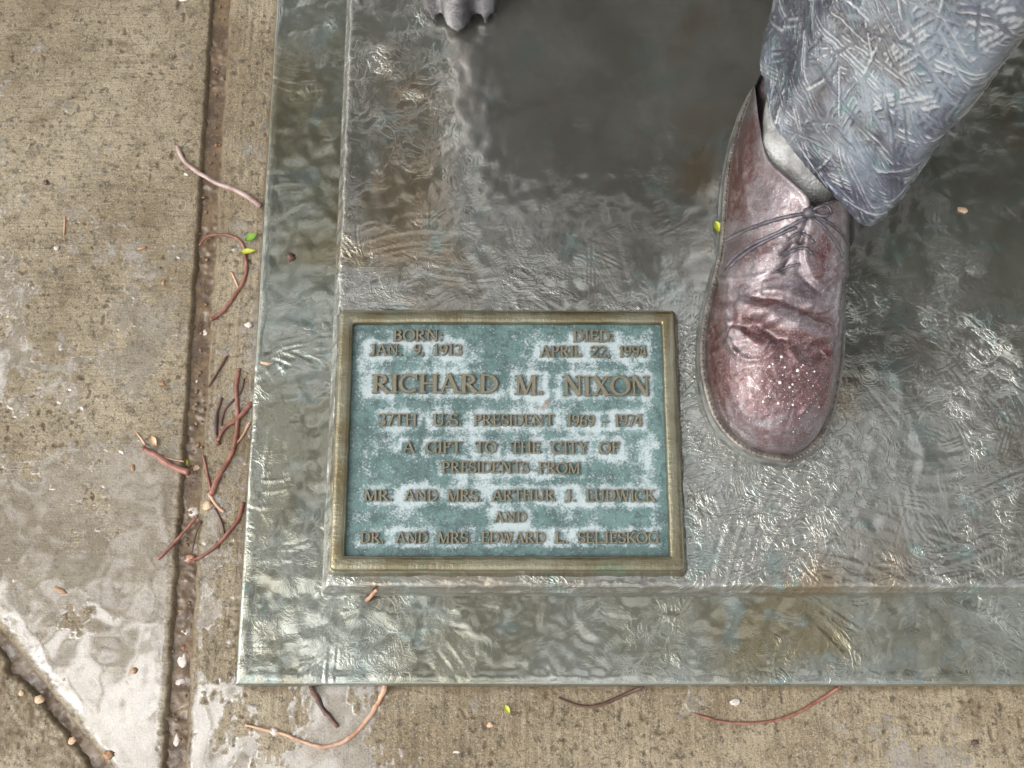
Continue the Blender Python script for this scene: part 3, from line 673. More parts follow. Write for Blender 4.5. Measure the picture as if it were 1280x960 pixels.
du = np.gradient(S, axis=0); dv = np.gradient(S, axis=1); nr = np.cross(dv, du); nr /= np.maximum(np.linalg.norm(nr, axis=-1, keepdims=True), 1e-9)
nr[nr[..., 2] < -.5] *= -1
px, py = to_px(S)
front = (Zs > .022)
def ridge(pts, wpx, amp, side=0, ends=True):
    d, sg, par = seg_dist(px, py, catmull(pts, 6)); k = np.exp(-(d / wpx) ** 2)
    if ends: k = k * sstep(0, .12, par) * sstep(1, .88, par)
    if side: k = np.where(sg * side > 0, k, np.exp(-(d / (wpx * .3)) ** 2) * (1 if not ends else sstep(0, .12, par) * sstep(1, .88, par)))
    return amp * k
disp = np.zeros_like(px)
# vamp rolls and folds
disp += ridge([(918, 380), (950, 386), (990, 400), (1046, 424)], 15, .0046)
disp += ridge([(922, 404), (955, 412), (1000, 430), (1040, 436)], 8, -.0032)
disp += ridge([(930, 372), (975, 375), (1015, 392), (1042, 402)], 5, -.0026)
disp += ridge([(938, 398), (955, 408), (975, 428)], 6, -.0022) + ridge([(912, 412), (930, 418), (962, 436)], 9, .0018)
disp += ridge([(906, 416), (914, 436), (932, 449), (955, 448), (974, 434)], 4, .0012) + ridge([(914, 404), (930, 410), (958, 428)], 4, -.0014)
disp += ridge([(984, 414), (988, 436), (1000, 452), (1014, 459), (1030, 450), (1040, 438)], 4, .0013) + ridge([(996, 438), (1012, 446), (1032, 440)], 7, -.0022)
disp += ridge([(950, 362), (985, 366), (1020, 382)], 9, .0022)
# quarters standing proud of the vamp, seams, lace throat
QL = [(896, 352), (916, 352), (940, 350), (962, 343), (978, 330), (992, 312), (1001, 292), (1008, 268)]
dq, sg, pr = seg_dist(px, py, catmull(QL, 6)); lq = sstep(-3, 3, -dq * sg * -1)
QR = [(1074, 352), (1055, 345), (1040, 352), (1028, 362), (1014, 348), (1004, 322), (1006, 296), (1012, 268)]
inq_l = (sg < 0); dr, sgr, _ = seg_dist(px, py, catmull(QR, 6)); inq_r = (sgr > 0)
side_l = sstep(4, -4, np.where(inq_l, -dq, dq)); side_r = sstep(4, -4, np.where(inq_r, -dr, dr))
upz = (py < 372)
quarter = np.where(upz, np.maximum(side_l, side_r), 0)
disp += .0026 * quarter
disp += ridge(QL, 3.5, .0009) + ridge(QR, 3.5, .0009)
disp += ridge([(918, 330), (912, 365), (910, 400), (915, 432), (924, 444)], 3, .0016) + ridge([(1052, 338), (1047, 380), (1041, 430), (1030, 470), (1014, 502), (996, 522)], 2.6, .0013)
disp += ridge([(990, 300), (984, 325), (976, 342)], 5, -.0026) + ridge([(1003, 285), (1000, 305)], 4, -.0028) + ridge([(975, 320), (990, 308), (1003, 300)], 3, -.0022)
disp += ridge([(995, 335), (1010, 352), (1030, 366)], 4, -.0018) + ridge([(940, 330), (970, 312), (985, 296)], 10, .0012)
disp += ridge([(925, 180), (918, 230), (915, 280), (912, 330)], 4, .0014, ends=False) + ridge([(938, 165), (934, 215), (940, 260), (946, 285)], 3.5, .0014)
# collar: the leather dips inside the ankle opening
CO = [(946, 80), (950, 120), (956, 162), (965, 198), (985, 219), (1007, 241), (1016, 258), (1030, 252), (1060, 246), (1110, 250)]
dc, sc, _ = seg_dist(px, py, catmull(CO, 8)); ins_c = np.where(sc < 0, 1, -1) * dc
test_in = ins_c
inside = sstep(-1, 7, ins_c) * (Zs > .05)
disp += .0016 * np.exp(-((ins_c + 4) / 5) ** 2) * (Zs > .05)
wr_ = np.exp(-((py - 400) / 55) ** 2); disp += .0014 * wr_ * (np.abs(fbm(px, py + .25 * px, 34, 3, 47)) - .25) + .0020 * wr_ * perlin(px / 48, (py + .3 * (px - 970)) / 13 + .6 * perlin(px / 30, py / 30, 9), 48)
disp += .0008 * fbm(px, py, 26, 3, 3) + .0004 * fbm(px, py, 9, 3, 4)
disp *= front
S2 = S + nr * disp[..., None]; S2[..., 2] -= .03 * inside
tone = .34 + .16 * fbm(px, py, 40, 3, 71) + .62 * np.exp(-((px - 972) / 66) ** 2 - ((py - 476) / 52) ** 2) + .32 * np.exp(-(seg_dist(px, py, [(945, 376), (985, 381), (1035, 403)])[0] / 7) ** 2) + .38 * np.exp(-(seg_dist(px, py, [(925, 404), (960, 416), (1035, 437)])[0] / 11) ** 2)  # burgundy painted where the gloss reflects dark, grey left for reflected sky
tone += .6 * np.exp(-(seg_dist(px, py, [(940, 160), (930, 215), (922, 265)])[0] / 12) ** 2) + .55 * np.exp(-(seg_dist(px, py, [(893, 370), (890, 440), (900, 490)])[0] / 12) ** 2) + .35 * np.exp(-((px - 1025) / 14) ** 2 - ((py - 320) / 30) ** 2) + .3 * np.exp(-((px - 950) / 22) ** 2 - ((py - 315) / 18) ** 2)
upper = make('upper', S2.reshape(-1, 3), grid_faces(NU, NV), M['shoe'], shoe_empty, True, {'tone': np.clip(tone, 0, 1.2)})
bvh = BVHTree.FromPolygons([tuple(v) for v in S2.reshape(-1, 3)], [tuple(map(int, q)) for q in grid_faces(NU, NV)])
def on_shoe(px_, py_, lift=.0):
    d = Vector(ray(px_, py_)).normalized(); h = bvh.ray_cast(Vector(CAM), d)
    if h[0] is None: return None
    return h[0] - d * lift
def lace(pts, r, name='lace', mat='lace', lift=.0006):
    q = [on_shoe(*p, lift=lift) for p in catmull(pts, 7)]; q = [p for p in q if p is not None]
    if len(q) < 3: return
    mb = MB(); mb.tube(q, [r * (.85 + .15 * math.sin(i * 1.7)) for i in range(len(q))], 7); mb.build(name, M[mat], shoe_empty)
lace([(907, 301), (925, 291), (950, 281), (980, 272), (1010, 266)], .0019)
lace([(905, 337), (918, 322), (940, 306), (970, 292), (1000, 276), (1014, 270)], .0019)
lace([(912, 334), (936, 314), (962, 299), (996, 284)], .0015)
lace([(1016, 268), (1036, 278), (1052, 292), (1064, 312)], .0016)
lace([(1014, 271), (1030, 284), (1046, 304), (1054, 322)], .0015)
lace([(976, 322), (990, 314), (1006, 310), (1016, 318)], .0016)
lace([(984, 300), (996, 292), (1008, 294), (1018, 304)], .0016)
lace([(970, 340), (984, 334), (1000, 330)], .0014)
# knot and loop standing at the throat
k = on_shoe(1012, 266, .003)
if k is not None:
    mb = MB(); mb.ball(k, (.006, .005, .004)); mb.build('knot', M['lace'], shoe_empty)
    lp = [k + Vector(q) for q in ((0, 0, .001), (.006, .003, .004), (.013, .004, .004), (.016, -.001, .003), (.011, -.004, .003), (.003, -.002, .002))]
    mb = MB(); mb.tube(catmull(lp, 6), .0013, 7); mb.build('lace_loop', M['lace'], shoe_empty)
# stitching along the side seam and welt
mb = MB(); seam = catmull([(1055, 345), (1050, 385), (1044, 430), (1033, 470), (1018, 500), (1002, 522)], 8)
for i, p in enumerate(seam[::2]):
    h = on_shoe(*p, .0002)
    if h is not None: mb.ball(h, (.0007, .0013, .0006), 6, 4)
tag(mb.build('stitching', M['lace'], shoe_empty), kind='stuff')
mb = MB(); wr = off_ring(-.0018)
for i in range(0, len(wr), 2): mb.ball((wr[i][0], wr[i][1], .0183), (.0012, .0016, .0008), 6, 4)
tag(mb.build('welt_stitching', M['welt'], shoe_empty), kind='stuff')
# rain beads on the toe cap
rd = random.Random(8); mb = MB()
beads = [(977, 446, 3.2), (997, 463, 3.6), (975, 478, 3.4), (962, 458, 2.6), (987, 484, 2.4), (966, 455, 2), (981, 459, 2.2), (973, 504, 2.8), (954, 502, 2.6), (991, 506, 2.6)]
for _ in range(70): beads.append((rd.gauss(982, 26), rd.gauss(484, 22), abs(rd.gauss(.6, .45)) + .35))
for bx, by, br in beads:
    h = on_shoe(bx, by)
    if h is not None: mb.ball(h, (br * .00040, br * .00042, br * .0003), 8, 6)
tag(mb.build('water_beads', M['drop'], shoe_empty), kind='stuff')
# sock
mb = MB(); st_ = [(1012, 205, .045, .036, .052), (1014, 190, .07, .040, .058), (1020, 160, .095, .042, .058), (1050, 105, .12, .040, .046), (1072, 60, .16, .038, .044)]
rows = []
for x_, y_, z_, ra, rb in st_:
    c_ = P(x_, y_, z_)
    rows.append([(c_[0] + ra * math.cos(a) + .0012 * math.sin(7 * a + z_ * 60), c_[1] + rb * math.sin(a), z_ - .012 * math.sin(a) * -1 * (z_ < .1)) for a in np.linspace(0, 2 * math.pi, 64, endpoint=False)])
rows = np.array(rows); rr = np.stack([catmull(rows[:, k], 6) for k in range(64)], 1)
make('sock', rr.reshape(-1, 3), grid_faces(rr.shape[0], 64, wrap=True), M['sock'], statue)
# trouser leg
hem = [(950, 60, .098), (956, 110, .100), (968, 155, .102), (984, 173, .104), (1004, 197, .108), (1026, 222, .111), (1052, 250, .112), (1087, 279, .110), (1128, 236, .106), (1168, 150, .100), (1172, 40, .094), (1120, -40, .09), (1040, -62, .09), (975, -10, .094)]
hw_ = catmull([P(*h) for h in hem], 60, closed=True)
seg = np.linalg.norm(np.roll(hw_, -1, 0) - hw_, axis=1); arc = np.concatenate([[0], np.cumsum(seg)])
NA = 460; ai = np.linspace(0, arc[-1], NA, endpoint=False); hc = np.concatenate([hw_, hw_[:1]])
hr = np.stack([np.interp(ai, arc, hc[:, k]) for k in range(3)], 1)
hr = np.roll(hr, -int(NA * .72), 0)                       # seam of the wrap at the back
cenl = hr[:, :2].mean(0); ZT = .52
zf = np.concatenate([np.linspace(0, .66, 270), np.linspace(.66, 1, 40)[1:]])
zz = hr[None, :, 2] + (ZT - hr[None, :, 2]) * zf[:, None]
k = (zz - .1)
sc_ = 1 + .10 * k / .4 - .035 * np.exp(-((k - .10) / .05) ** 2)
ang = np.arctan2(hr[:, 1] - cenl[1], hr[:, 0] - cenl[0])[None]
fold = .004 * np.sin(3 * ang + 14 * k) * np.exp(-((k - .06) / .06) ** 2) + .003 * np.sin(2 * ang - 20 * k)
Xl = cenl[0] + (hr[None, :, 0] - cenl[0]) * sc_ + .02 * k; Yl = cenl[1] + (hr[None, :, 1] - cenl[1]) * sc_ + .02 * k
T = np.stack([Xl, Yl, zz], -1)
nl = np.stack([np.cos(ang) + 0 * zz, np.sin(ang) + 0 * zz, 0 * zz], -1)
ax_ = np.linspace(0, arc[-1], NA); zx = np.linspace(0, .42, 400)
sm = strokes(ax_, zx, 1100, 33, L=(.03, .09), W=(.008, .016), lam=(.0034, .0054), amp=.00054, curv=3, lift=.7)
sm = strokes(ax_, zx, 420, 34, L=(.025, .07), W=(.003, .006), lam=(.006, .01), amp=.0005, curv=3, lift=.4, h=sm)
sm = sm + .0005 * fbm(*np.meshgrid(ax_, zx), .006, 3, 35)
row = np.clip(np.round((zz - .09) / .42 * 399), 0, 399).astype(int); smz = sm[row, np.arange(NA)[None].repeat(len(zf), 0)]
dimp = .0012 * fbm(np.cos(ang) * .08 + 0 * zz, zz + np.sin(ang) * .08, .03, 3, 36)
T = T + nl * (fold + smz + dimp)[..., None]
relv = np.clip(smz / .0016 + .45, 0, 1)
inn = [T[0] - nl[0] * .0025 + [0, 0, -.0012], T[0] - nl[0] * .006 + [0, 0, .001], T[0] - nl[0] * .0075 + [0, 0, .012], T[0] - nl[0] * .009 + [0, 0, .05]]
T = np.concatenate([np.array(inn[::-1]), T], 0); relv = np.concatenate([np.full((4, NA), .4), relv], 0)
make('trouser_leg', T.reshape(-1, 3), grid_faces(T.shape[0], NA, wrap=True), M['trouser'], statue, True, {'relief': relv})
KNEE = np.array([cenl[0] + .01, cenl[1] + .01, .54])

# ------------------------------------------------------------------ statue: the rest of the seated figure (mirrored in the wet bronze)
def remesh(o, vs):
    md = o.modifiers.new('remesh', 'REMESH'); md.mode = 'VOXEL'; md.voxel_size = vs; md.use_smooth_shade = True
    s2 = o.modifiers.new('smooth', 'SMOOTH'); s2.iterations = 6; s2.factor = .5
    return o
SXC = .20
mb = MB(); kx, ky, kz = KNEE
def limb(pts, rad, n=14): mb.tube(catmull(pts, 6), list(np.interp(np.linspace(0, 1, 6 * (len(pts) - 1) + 1), np.linspace(0, 1, len(rad)), rad)), n)
limb([(kx, ky, kz - .13), (kx, ky + .005, kz - .02), (kx - .01, ky + .09, kz + .01), (SXC + .09, .52, .56), (SXC + .08, .74, .56)], [.074, .078, .088, .094, .098])
limb([(SXC - .08, .74, .58), (SXC - .04, .52, .62), (kx - .03, ky + .10, .70), (kx + .09, ky - .01, .72)], [.1, .096, .088, .076])
limb([(kx + .08, ky + .0, .72), (kx + .16, ky - .06, .58), (kx + .24, ky - .11, .40)], [.078, .07, .066])
limb([(SXC, .74, .50), (SXC, .76, .66), (SXC, .78, .84), (SXC, .79, 1.0), (SXC, .79, 1.08)], [.17, .165, .18, .19, .10], 18)
mb.ball((SXC, .78, .98), (.225, .125, .12), 16, 10)
limb([(SXC, .78, 1.04), (SXC, .77, 1.16)], [.062, .056])
mb.ball((SXC, .755, 1.25), (.078, .098, .118), 18, 12); mb.ball((SXC, .662, 1.235), (.014, .02, .026), 10, 8)
for sx in (-1, 1): mb.ball((SXC + sx * .08, .76, 1.24), (.012, .022, .032), 8, 6)
for sx in (-1, 1):
    limb([(SXC + sx * .2, .79, 1.0), (SXC + sx * .27, .74, .80), (SXC + sx * .24, .60, .72), (SXC + sx * .10, .46, .80)], [.068, .062, .054, .036])
    hx, hy, hz = SXC + sx * .07, .43, .82; mb.ball((hx, hy, hz), (.022, .04, .04), 10, 8)
    for f_ in range(4):
        fy = hy - .028 + f_ * .018; ln = (.055, .066, .062, .048)[f_]
        limb([(hx, fy, hz + .025), (hx - sx * .02, fy, hz + .025 + ln * .5), (hx - sx * .05, fy, hz + .025 + ln)], [.0105, .0095, .008], 8)
    limb([(hx, hy + .035, hz), (hx - sx * .02, hy + .05, hz + .03), (hx - sx * .045, hy + .045, hz + .05)], [.012, .01, .009], 8)
mb.v = [(x_, y_ - .40 * max(0.0, z_ - .62) * (1 if y_ > .42 else .55), z_) for x_, y_, z_ in mb.v]      # leaning forward over the knees
remesh(mb.build('body', M['body'], statue), .0075)
mb = MB(); fx, fy, fz = kx + .24, ky - .11, .40
limb([(fx - .01, fy + .05, fz - .03), (fx + .01, fy - .03, fz - .07), (fx + .03, fy - .12, fz - .10), (fx + .045, fy - .2, fz - .125)], [.05, .052, .05, .03])
remesh(mb.build('crossed_shoe', M['shoe'], statue), .006)

# ------------------------------------------------------------------ carved armchair with paw feet
FXL, FXR, FY, BY = -.046, .455, .372, .92
chair = empty('armchair', (float(SXC), .65, 0))
tag(chair, 'wet bronze armchair with carved paw foot on the plinth, under the seated statue', 'chair')
def paw_leg(x, y):
    mb = MB()
    mb.ball((x, y + .012, .02), (.036, .034, .026), 14, 10)
    for dx, dy, r in ((-.024, -.012, .013), (-.003, -.026, .0165), (.021, -.014, .0135)):
        mb.tube(catmull([(x + dx * .5, y + .012, .034), (x + dx, y + dy * .5, .036), (x + dx * 1.05, y + dy, .022), (x + dx * 1.05, y + dy - .008, .006)], 5), list(np.linspace(r, r * .75, 16)), 10)
        mb.tube([(x + dx * 1.05, y + dy - .008, .018), (x + dx * 1.05, y + dy - .0145, .009), (x + dx * 1.05, y + dy - .019, .001)], [.006, .0042, .0015], 8)
    mb.tube(catmull([(x, y + .012, .01), (x, y + .022, .07), (x, y + .01, .18), (x, y - .004, .30), (x, y + .005, .42)], 6), list(np.interp(np.linspace(0, 1, 25), [0, .2, .5, .8, 1], [.03, .022, .026, .036, .038])), 14)
    return remesh(mb.build('leg', M['chairb'], chair), .0032)
paw_leg(FXL, FY); paw_leg(FXR, FY); paw_leg(FXL, BY); paw_leg(FXR, BY)
mb = MB(); mb.box((FXL - .03, FY - .03, .40), (FXR + .03, BY + .03, .455)); mb.build('seat', M['chairb'], chair, False)
mb = MB(); mb.box((FXL - .02, BY - .03, .45), (FXR + .02, BY + .03, 1.12)); mb.build('backrest', M['chairb'], chair, False)
for x in (FXL - .03, FXR + .03):
    mb = MB(); mb.tube(catmull([(x, FY + .03, .44), (x, FY + .0, .56), (x, FY + .03, .655), (x, FY + .2, .67), (x, BY, .68)], 7), [.026] * 29, 12); mb.build('armrest', M['chairb'], chair)

# ------------------------------------------------------------------ fallen plant bits
def lift_z(px_, py_):
    """height of whichever surface lies under a point: paving, lower tier or plinth top"""
    q = P(px_, py_, Z_CONC)
    if q[0] < XL - .001 or q[1] < YB - .001: return Z_CONC
    q = P(px_, py_, Z_TIER)
    if q[0] < DX0 or q[1] < DY0: return Z_TIER
    return Z_DECK
def stem(name, pts, r0, r1, mat, label, cat='twig', group=None, extra=None, hop=.0):
    zs = [p[2] if len(p) > 2 else lift_z(p[0], p[1]) + r0 * .7 for p in pts]
    w = [P(p[0], p[1], z) for p, z in zip(pts, zs)]
    rs_ = np.random.RandomState(abs(hash(label)) % 1000 if False else int(pts[0][0] * 7 + pts[0][1]) % 9999)
    w = [w[0]] + [q + np.array([*rs_.normal(0, .0008, 2), 0]) for q in w[1:-1]] + [w[-1]]
    c_ = catmull(w, 5); n = len(c_)
    rr_ = .98 * np.linspace(r0, r1, n) * (1 + .13 * rs_.uniform(-1, 1, n))
    c_ = c_ + np.stack([np.zeros(n), np.zeros(n), hop * np.sin(np.linspace(0, np.pi, n))], 1) + rs_.normal(0, r0 * .08, (n, 3))
    mb = MB(); mb.tube(c_, list(rr_), 8)
    mb.ball(c_[0], r0 * 1.1, 7, 5)
    for q in (extra or []):
        e = [P(p[0], p[1], lift_z(p[0], p[1]) + r0) for p in q]; mb.tube(catmull(e, 5), list(np.linspace(r0 * .8, r1 * .7, 5 * (len(e) - 1) + 1)), 7)
    o = mb.build(name, M[mat]); o.data.transform(Matrix.Translation([-float(v) for v in w[0]])); o.location = [float(v) for v in w[0]]
    return tag(o, label, cat, group)
def bit(name, px_, py_, sx, sy, mat, label, cat, rot=0.0, sz=None, group=None, z=None):
    """small irregular seed, husk or pebble; sizes in picture pixels of the paving scale"""
    k = 1 / 1480 * (.8 if name == 'pebble' else .92); a, b_, h_ = sx * k / 2, sy * k / 2, (sz or min(sx, sy) * .6) * k / 2
    zz_ = lift_z(px_, py_) if z is None else z
    qq = P(px_, py_, Z_CONC)
    if z is None and abs(qq[0] - joint_x(qq[1])) < .0085 and zz_ == Z_CONC: zz_ = Z_CONC - .0062; h_ *= .6
    p = P(px_, py_, zz_ + h_ * .55)
    mb = MB(); mb.ball((0, 0, 0), (a, b_, h_), 10, 7); v = np.array(mb.v); s_ = int(px_ * 3 + py_)
    v *= (1 + .8 * fbm(v[:, 0] / a + s_, v[:, 1] / b_ + v[:, 2] / h_, 1.1, 2, s_ % 50))[:, None]
    o = make(name, v, mb.f, M[mat]); o.location = [float(q) for q in p]; o.rotation_euler = (0, 0, rot)
    return tag(o, label, cat, group)
def leaf(name, px_, py_, ln, wd, rot, mat, label, z=None, cat='leaf'):
    k = 1 / 1480; zz_ = lift_z(px_, py_) if z is None else z; n = 9; v = []; f = []
    for th_ in (0, .0005):
        for i in range(n):
            t = i / (n - 1); w_ = math.sin(math.pi * (t ** .8)) * wd * k / 2 + .0001
            for s_ in (-1, -.5, 0, .5, 1): v.append(((t - .5) * ln * k, s_ * w_, .0012 + abs(s_) * .0016 + .0012 * math.sin(t * 3) + th_))
    for l_ in (0, 1):
        for i in range(n - 1):
            for j in range(4):
                q = [l_ * n * 5 + i * 5 + j, l_ * n * 5 + (i + 1) * 5 + j, l_ * n * 5 + (i + 1) * 5 + j + 1, l_ * n * 5 + i * 5 + j + 1]
                f.append(tuple(q if l_ else q[::-1]))
    p = P(px_, py_, zz_); o = make(name, v, f, M[mat]); o.location = [float(q) for q in p]; o.rotation_euler = (0, 0, rot)
    return tag(o, label, cat)
ZC = Z_CONC
stem('plant_stem', [(222, 184), (232, 204), (262, 224), (296, 240), (326, 258)], .0018, .0024, 'twig_pink', 'long pinkish stem lying across the water joint, its end touching the plinth')
stem('plant_stem', [(250, 306), (262, 296), (282, 294), (299, 303), (309, 324), (306, 345), (294, 368), (278, 388), (263, 400)], .0012, .0019, 'twig', 'hooked brown stem curling over the water joint beside a green leaf')
stem('plant_stem', [(290, 341), (299, 362)], .0011, .0009, 'twig_pale', 'short pale stem lying inside the curl of the hooked brown stem')
leaf('leaf', 315, 298, 18, 10, .5, 'leaf_g', 'small fresh green leaf beside the hooked stem on concrete')
leaf('leaf', 311, 316, 20, 7, .1, 'leaf_y', 'narrow yellow leaf scrap touching the hooked brown stem')
stem('twig', [(299, 462), (297, 484), (297, 515), (294, 545), (287, 570), (276, 594), (264, 618)], .0016, .0025, 'twig', 'longest red brown twig in the tangle beside the plinth, running down to the husks')
stem('twig', [(313, 505), (298, 521), (283, 537), (272, 551)], .0025, .0014, 'twig', 'thick red twig slanting from the plinth edge across the tangle')
stem('twig', [(277, 498), (271, 518), (271, 540), (273, 556)], .0012, .0019, 'twig_dark', 'short upright dark red twig at the side of the tangle')
stem('twig', [(305, 474), (297, 493), (284, 512), (276, 532)], .0008, .0012, 'twig_dark', 'thin dark twig crossing behind the longest twig of the tangle')
stem('twig', [(312, 529), (303, 545), (294, 556)], .0014, .0009, 'twig_pale', 'short pale broken twig leaning on the plinth edge below the thick red twig')
stem('twig', [(283, 446), (270, 466), (260, 484)], .0013, .0008, 'twig_dark', 'faint grey twig half sunk in water above the tangle')
stem('twig', [(254, 570), (257, 590), (262, 612), (264, 622)], .0010, .0016, 'twig', 'thin straight twig in the water joint meeting the longest twig at the husks')
stem('twig', [(180, 561), (196, 572), (214, 582), (236, 591)], .0024, .0032, 'twig', 'fat reddish pod stem on concrete with dark cut end and green bud')
stem('twig', [(171, 541), (182, 556)], .0008, .0011, 'twig_pale', 'tiny pale stem tip touching the fat reddish pod stem')
stem('twig', [(188, 562), (208, 570), (230, 577)], .0006, .0008, 'twig_pale', 'hair thin pale stem lying along the fat reddish pod stem')
stem('twig', [(246, 646), (232, 664), (214, 684), (197, 699)], .0015, .0013, 'twig', 'straight brown twig below the husks pointing away from the plinth')
stem('twig', [(303, 630), (298, 648), (282, 668), (266, 684), (248, 697), (234, 703)], .0018, .0014, 'twig', 'curved red brown twig below the husks with one end at the plinth edge')
stem('twig', [(269, 636), (276, 655), (281, 672)], .0010, .0007, 'twig_dark', 'thin dark twig hanging from the husks towards the curved twig')
stem('twig', [(262, 618), (272, 630), (280, 640)], .0016, .0011, 'twig_pale', 'short tan split twig beside the cream husks')
stem('twig', [(251, 652), (246, 668), (240, 690)], .0009, .0007, 'twig_dark', 'fine dark twig sunk in the water joint below the husks')
bit('husk', 259, 632, 15, 13, 'husk', 'cream tan seed husk where the twigs meet', 'husk', .6)
bit('husk', 241, 639, 15, 12, 'husk_p', 'pale whitish seed husk next to the cream one in the joint', 'husk', .3)
bit('bud', 232, 578, 10, 9, 'leaf_y', 'yellow green bud on the end of the fat pod stem', 'bud')
leaf('husk_scrap', 193, 553, 16, 9, -1.0, 'husk', 'tan papery husk scrap beside the tip of the fat pod stem', cat='husk')
bit('husk', 246, 584, 12, 8, 'husk', 'crumbly straw coloured husk in the joint at the fat stem end', 'husk', 1.0)
bit('husk', 152, 565, 9, 4, 'husk_p', 'small pale husk lying left of the fat pod stem, pink at one end', 'husk', -.5)
stem('twig', [(390, 860, ZC + .006), (400, 880), (412, 896), (422, 909)], .0024, .0017, 'twig_dark', 'short thick brown needle leaning off the front edge of the plinth')
stem('twig', [(481, 858, ZC + .008), (474, 876), (458, 900), (436, 922), (410, 934), (384, 929), (352, 917), (306, 906)], .0023, .0011, 'twig_pale', 'long tan looping stem in front of the plinth with a bead on it')
bit('seed', 343, 915, 12, 11, 'husk_p', 'pinkish seed bead on the long tan looping stem', 'seed')
stem('twig', [(802, 859, ZC + .005), (778, 871), (746, 881), (722, 883), (698, 872)], .0016, .0009, 'twig_dark', 'dark bent stem tucked under the front edge of the plinth')
stem('twig', [(1049, 859, ZC + .006), (1022, 877), (988, 893), (950, 903), (905, 902), (868, 892)], .0016, .0009, 'twig', 'long arched red brown stem reaching from under the front edge')
leaf('leaf', 634, 887, 12, 6, -1.0, 'leaf_y', 'tiny bright yellow leaf on dry concrete before the plinth')
bit('husk', 613, 906, 10, 7, 'husk', 'small tan husk below the tiny yellow leaf', 'husk', .4)
bit('husk', 571, 940, 9, 4, 'husk_p', 'white sliver of husk on the broomed concrete', 'husk')
bit('husk', 919, 878, 12, 9, 'husk_p', 'pale wet husk inside the arch of the long stem', 'husk', .4)
bit('seed', 1219, 928, 9, 6, 'twig_dark', 'dark brown seed on the concrete far along the front', 'seed')
stem('twig', [(459, 750), (471, 737)], .0017, .0016, 'twig_pale', 'short pale straw lying on the lower tier before the plaque')
leaf('leaf', 897, 287, 21, 9, -1.25, 'leaf_y', 'small yellow green leaf beside the shoe on the plinth')
bit('husk', 910, 296, 7, 34, 'twig_dark', 'crumbled brown bark wedged against the side of the shoe', 'bark', .1, 8)
bit('husk', 907, 312, 8, 14, 'husk_o', 'orange bark crumb under the shoe edge', 'bark', .3, 7)
bit('seed', 1203, 262, 13, 9, 'husk', 'hollow tan seed ring on the plinth beyond the trouser leg', 'seed')
bit('husk', 363, 321, 12, 12, 'twig_dark', 'round brown seed cap lying on the lower tier of the plinth', 'seed')
bit('husk', 332, 454, 18, 4, 'husk', 'straw crumb on the edge of the lower tier above the tangle', 'husk', -.1)
bit('pebble', 135, 943, 15, 14, 'husk_o', 'orange tan pebble lying in the slanting joint', 'pebble', .3)
bit('pebble', 167, 838, 11, 10, 'husk_o', 'round ochre pebble alone on the wet slab', 'pebble')
bit('pebble', 76, 738, 20, 7, 'husk_o', 'flat orange flake on the wet slab', 'flake', -.4, 5)
bit('pebble', 49, 874, 15, 13, 'husk', 'crusty tan pebble at the rim of the corner slab', 'pebble')
bit('pebble', 27, 866, 9, 9, 'husk', 'small tan crumb at the rim of the corner slab', 'pebble')
bit('husk', 229, 826, 11, 18, 'husk_p', 'bright white flake in the water joint', 'flake', .1, 6)
bit('husk', 225, 852, 14, 8, 'husk_p', 'pale pink husk in the water joint below the white flake', 'husk', .3)
bit('husk', 231, 790, 13, 7, 'husk_p', 'dull pink husk at the end of the brown silt in the joint', 'husk')
bit('husk', 230, 810, 8, 8, 'twig', 'dark red seed in the water joint above the white flake', 'seed')
bit('husk', 237, 698, 16, 12, 'twig_pale', 'salmon pink husk at the end of the curved twig', 'husk')
bit('husk', 221, 925, 9, 18, 'husk_p', 'long pink petal sunk at the bottom of the water joint', 'petal', -.2, 5)
bit('pebble', 57, 228, 9, 10, 'twig_dark', 'black pebble on the dry part of the slab', 'pebble')
bit('pebble', 71, 310, 9, 9, 'husk_p', 'white pebble on the dry part of the slab', 'pebble')
stem('straw', [(81, 272), (80, 294)], .0008, .0008, 'twig_pale', 'tiny upright straw on the slab near the white pebble')
bit('husk', 178, 310, 15, 6, 'husk_o', 'brown and tan husk on the slab near the joint', 'husk', .2)
bit('husk', 229, 0, 14, 6, 'husk_p', 'pale husk on the slab at the upper end of the joint', 'husk')
bit('husk', 233, 218, 9, 4, 'husk_p', 'white husk sliver below the long pinkish stem', 'husk', -.5)
bit('husk', 311, 406, 12, 9, 'husk_p', 'white chip on the strip between joint and plinth', 'chip', -.4)
bit('husk', 256, 416, 8, 9, 'husk_p', 'white chip in the joint below the hooked stem', 'chip')
bit('husk', 246, 477, 6, 6, 'husk_p', 'tiny white grain in the brown silt of the joint', 'chip')
bit('husk', 204, 353, 7, 7, 'husk_o', 'yellow ochre grain on the slab near the joint', 'grain')
bit('husk', 203, 479, 7, 6, 'husk_o', 'amber grain between the puddles on the slab', 'grain')
bit('husk', 166, 585, 6, 9, 'husk_o', 'amber sliver on the slab below the fat pod stem', 'grain')
bit('pebble', 91, 926, 12, 12, 'husk', 'brown tan pebble beside the orange one in the slanting joint', 'pebble')
# grit lying in the joint
rg = random.Random(21); mb = MB()
for _ in range(170):
    py_ = rg.uniform(0, 960); t = py_ / 960; px_ = 276 + (217 - 276) * t + rg.gauss(1, 5)
    if rg.random() < .35 and not 400 < py_ < 560: continue
    p = P(px_, py_, ZC - .0045); r = abs(rg.gauss(.0008, .0005)) + .0003
    mb.ball(p, (r, r * rg.uniform(.6, 1.2), r * .45), 6, 4)
tag(mb.build('joint_grit', M['grit']), 'brown grit lying along the water joint', 'grit', kind='stuff')

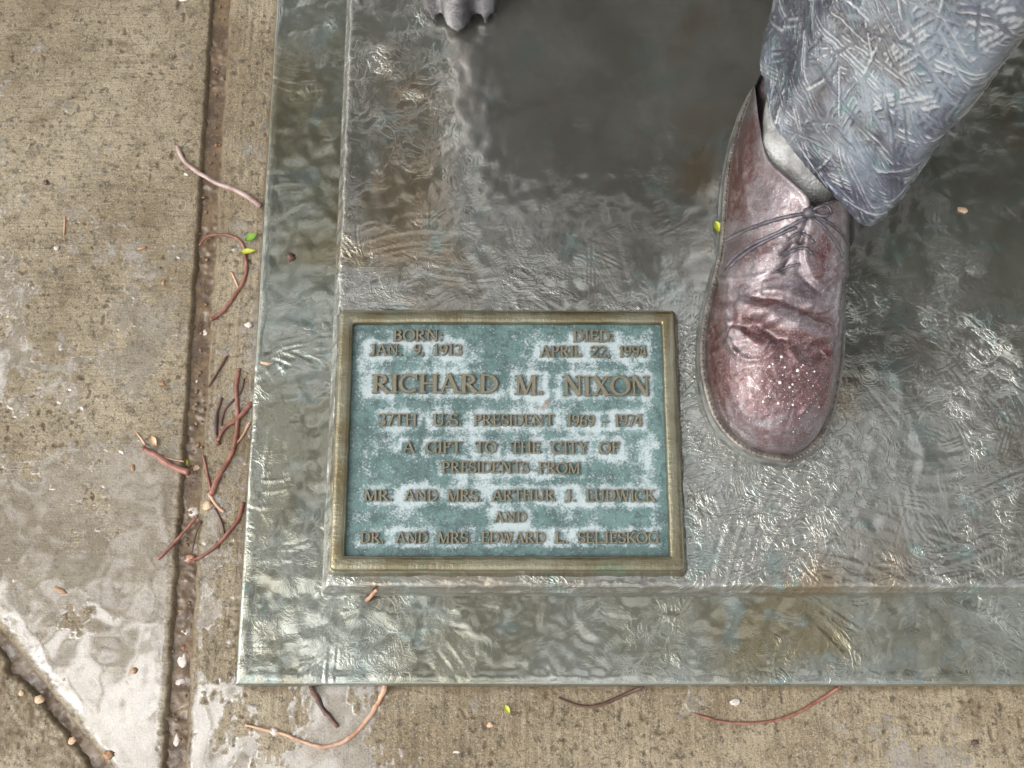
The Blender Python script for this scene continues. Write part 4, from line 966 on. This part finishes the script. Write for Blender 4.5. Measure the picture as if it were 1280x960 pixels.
# ------------------------------------------------------------------ unseen trees overhead, placed to darken reflections in the wet surfaces
def unseen_tree(root, lean, height, seed, label, leaves):
    tree = empty('unseen_tree', root); tag(tree, label, 'tree')
    rt = random.Random(seed); mb = MB(); tips = []
    def branch(p, d, ln, r, lvl):
        pts = [p]; q = p.copy(); n = 6
        for i in range(n):
            d = (d + Vector((rt.uniform(-1, 1), rt.uniform(-1, 1), rt.uniform(-.6, .8))) * .16).normalized(); q = q + d * ln / n; pts.append(q.copy())
            if lvl > 0 and i >= 2: tips.append(q.copy())
        mb.tube(pts, list(np.linspace(r, r * .5, n + 1)), 8 if lvl < 2 else 5)
        if lvl < 3:
            for _ in range((5, 4, 3)[lvl]):
                a = rt.uniform(0, 6.28); dd = (d * .6 + Vector((math.cos(a), math.sin(a), rt.uniform(-.1, .5))) * .85).normalized()
                branch(pts[rt.choice((3, 4, 5, 6))], dd, ln * rt.uniform(.55, .8), r * .5, lvl + 1)
    branch(Vector(root) - Vector((0, 0, .1)), Vector(lean), height, .12, 0)
    mb.build('trunk', M['bark'], tree)
    lv = []; lf = []
    for tpt in tips:
        for _ in range(leaves):
            c_ = tpt + Vector((rt.gauss(0, .22), rt.gauss(0, .22), rt.gauss(0, .16))); l_ = rt.uniform(.05, .085)
            a = Vector((rt.gauss(0, 1), rt.gauss(0, 1), rt.gauss(0, .5))).normalized(); b_ = a.cross(Vector((rt.gauss(0, .5), rt.gauss(0, .5), 1))).normalized() * l_ * .32
            k_ = len(lv); lv += [c_ - a * l_, c_ + b_, c_ + a * l_ * 1.1, c_ - b_]; lf.append((k_, k_ + 1, k_ + 2, k_ + 3))
    make('crown', np.array([tuple(q) for q in lv]), np.array(lf), M['foliage'], tree, False)
unseen_tree((-1.35, 1.75, Z_CONC), (.12, -.10, 1), 2.7, 5, 'leafy street tree standing behind the statue, on the joint side of the plinth', 13)  # fallen twigs point to this tree; crown placed to break up reflections
unseen_tree((3.0, 2.3, Z_CONC), (.0, .0, 1), 2.6, 11, 'leafy tree added out of view to darken reflections on the trouser leg side', 16)  # extra tree out of view, put in to darken right-hand reflections
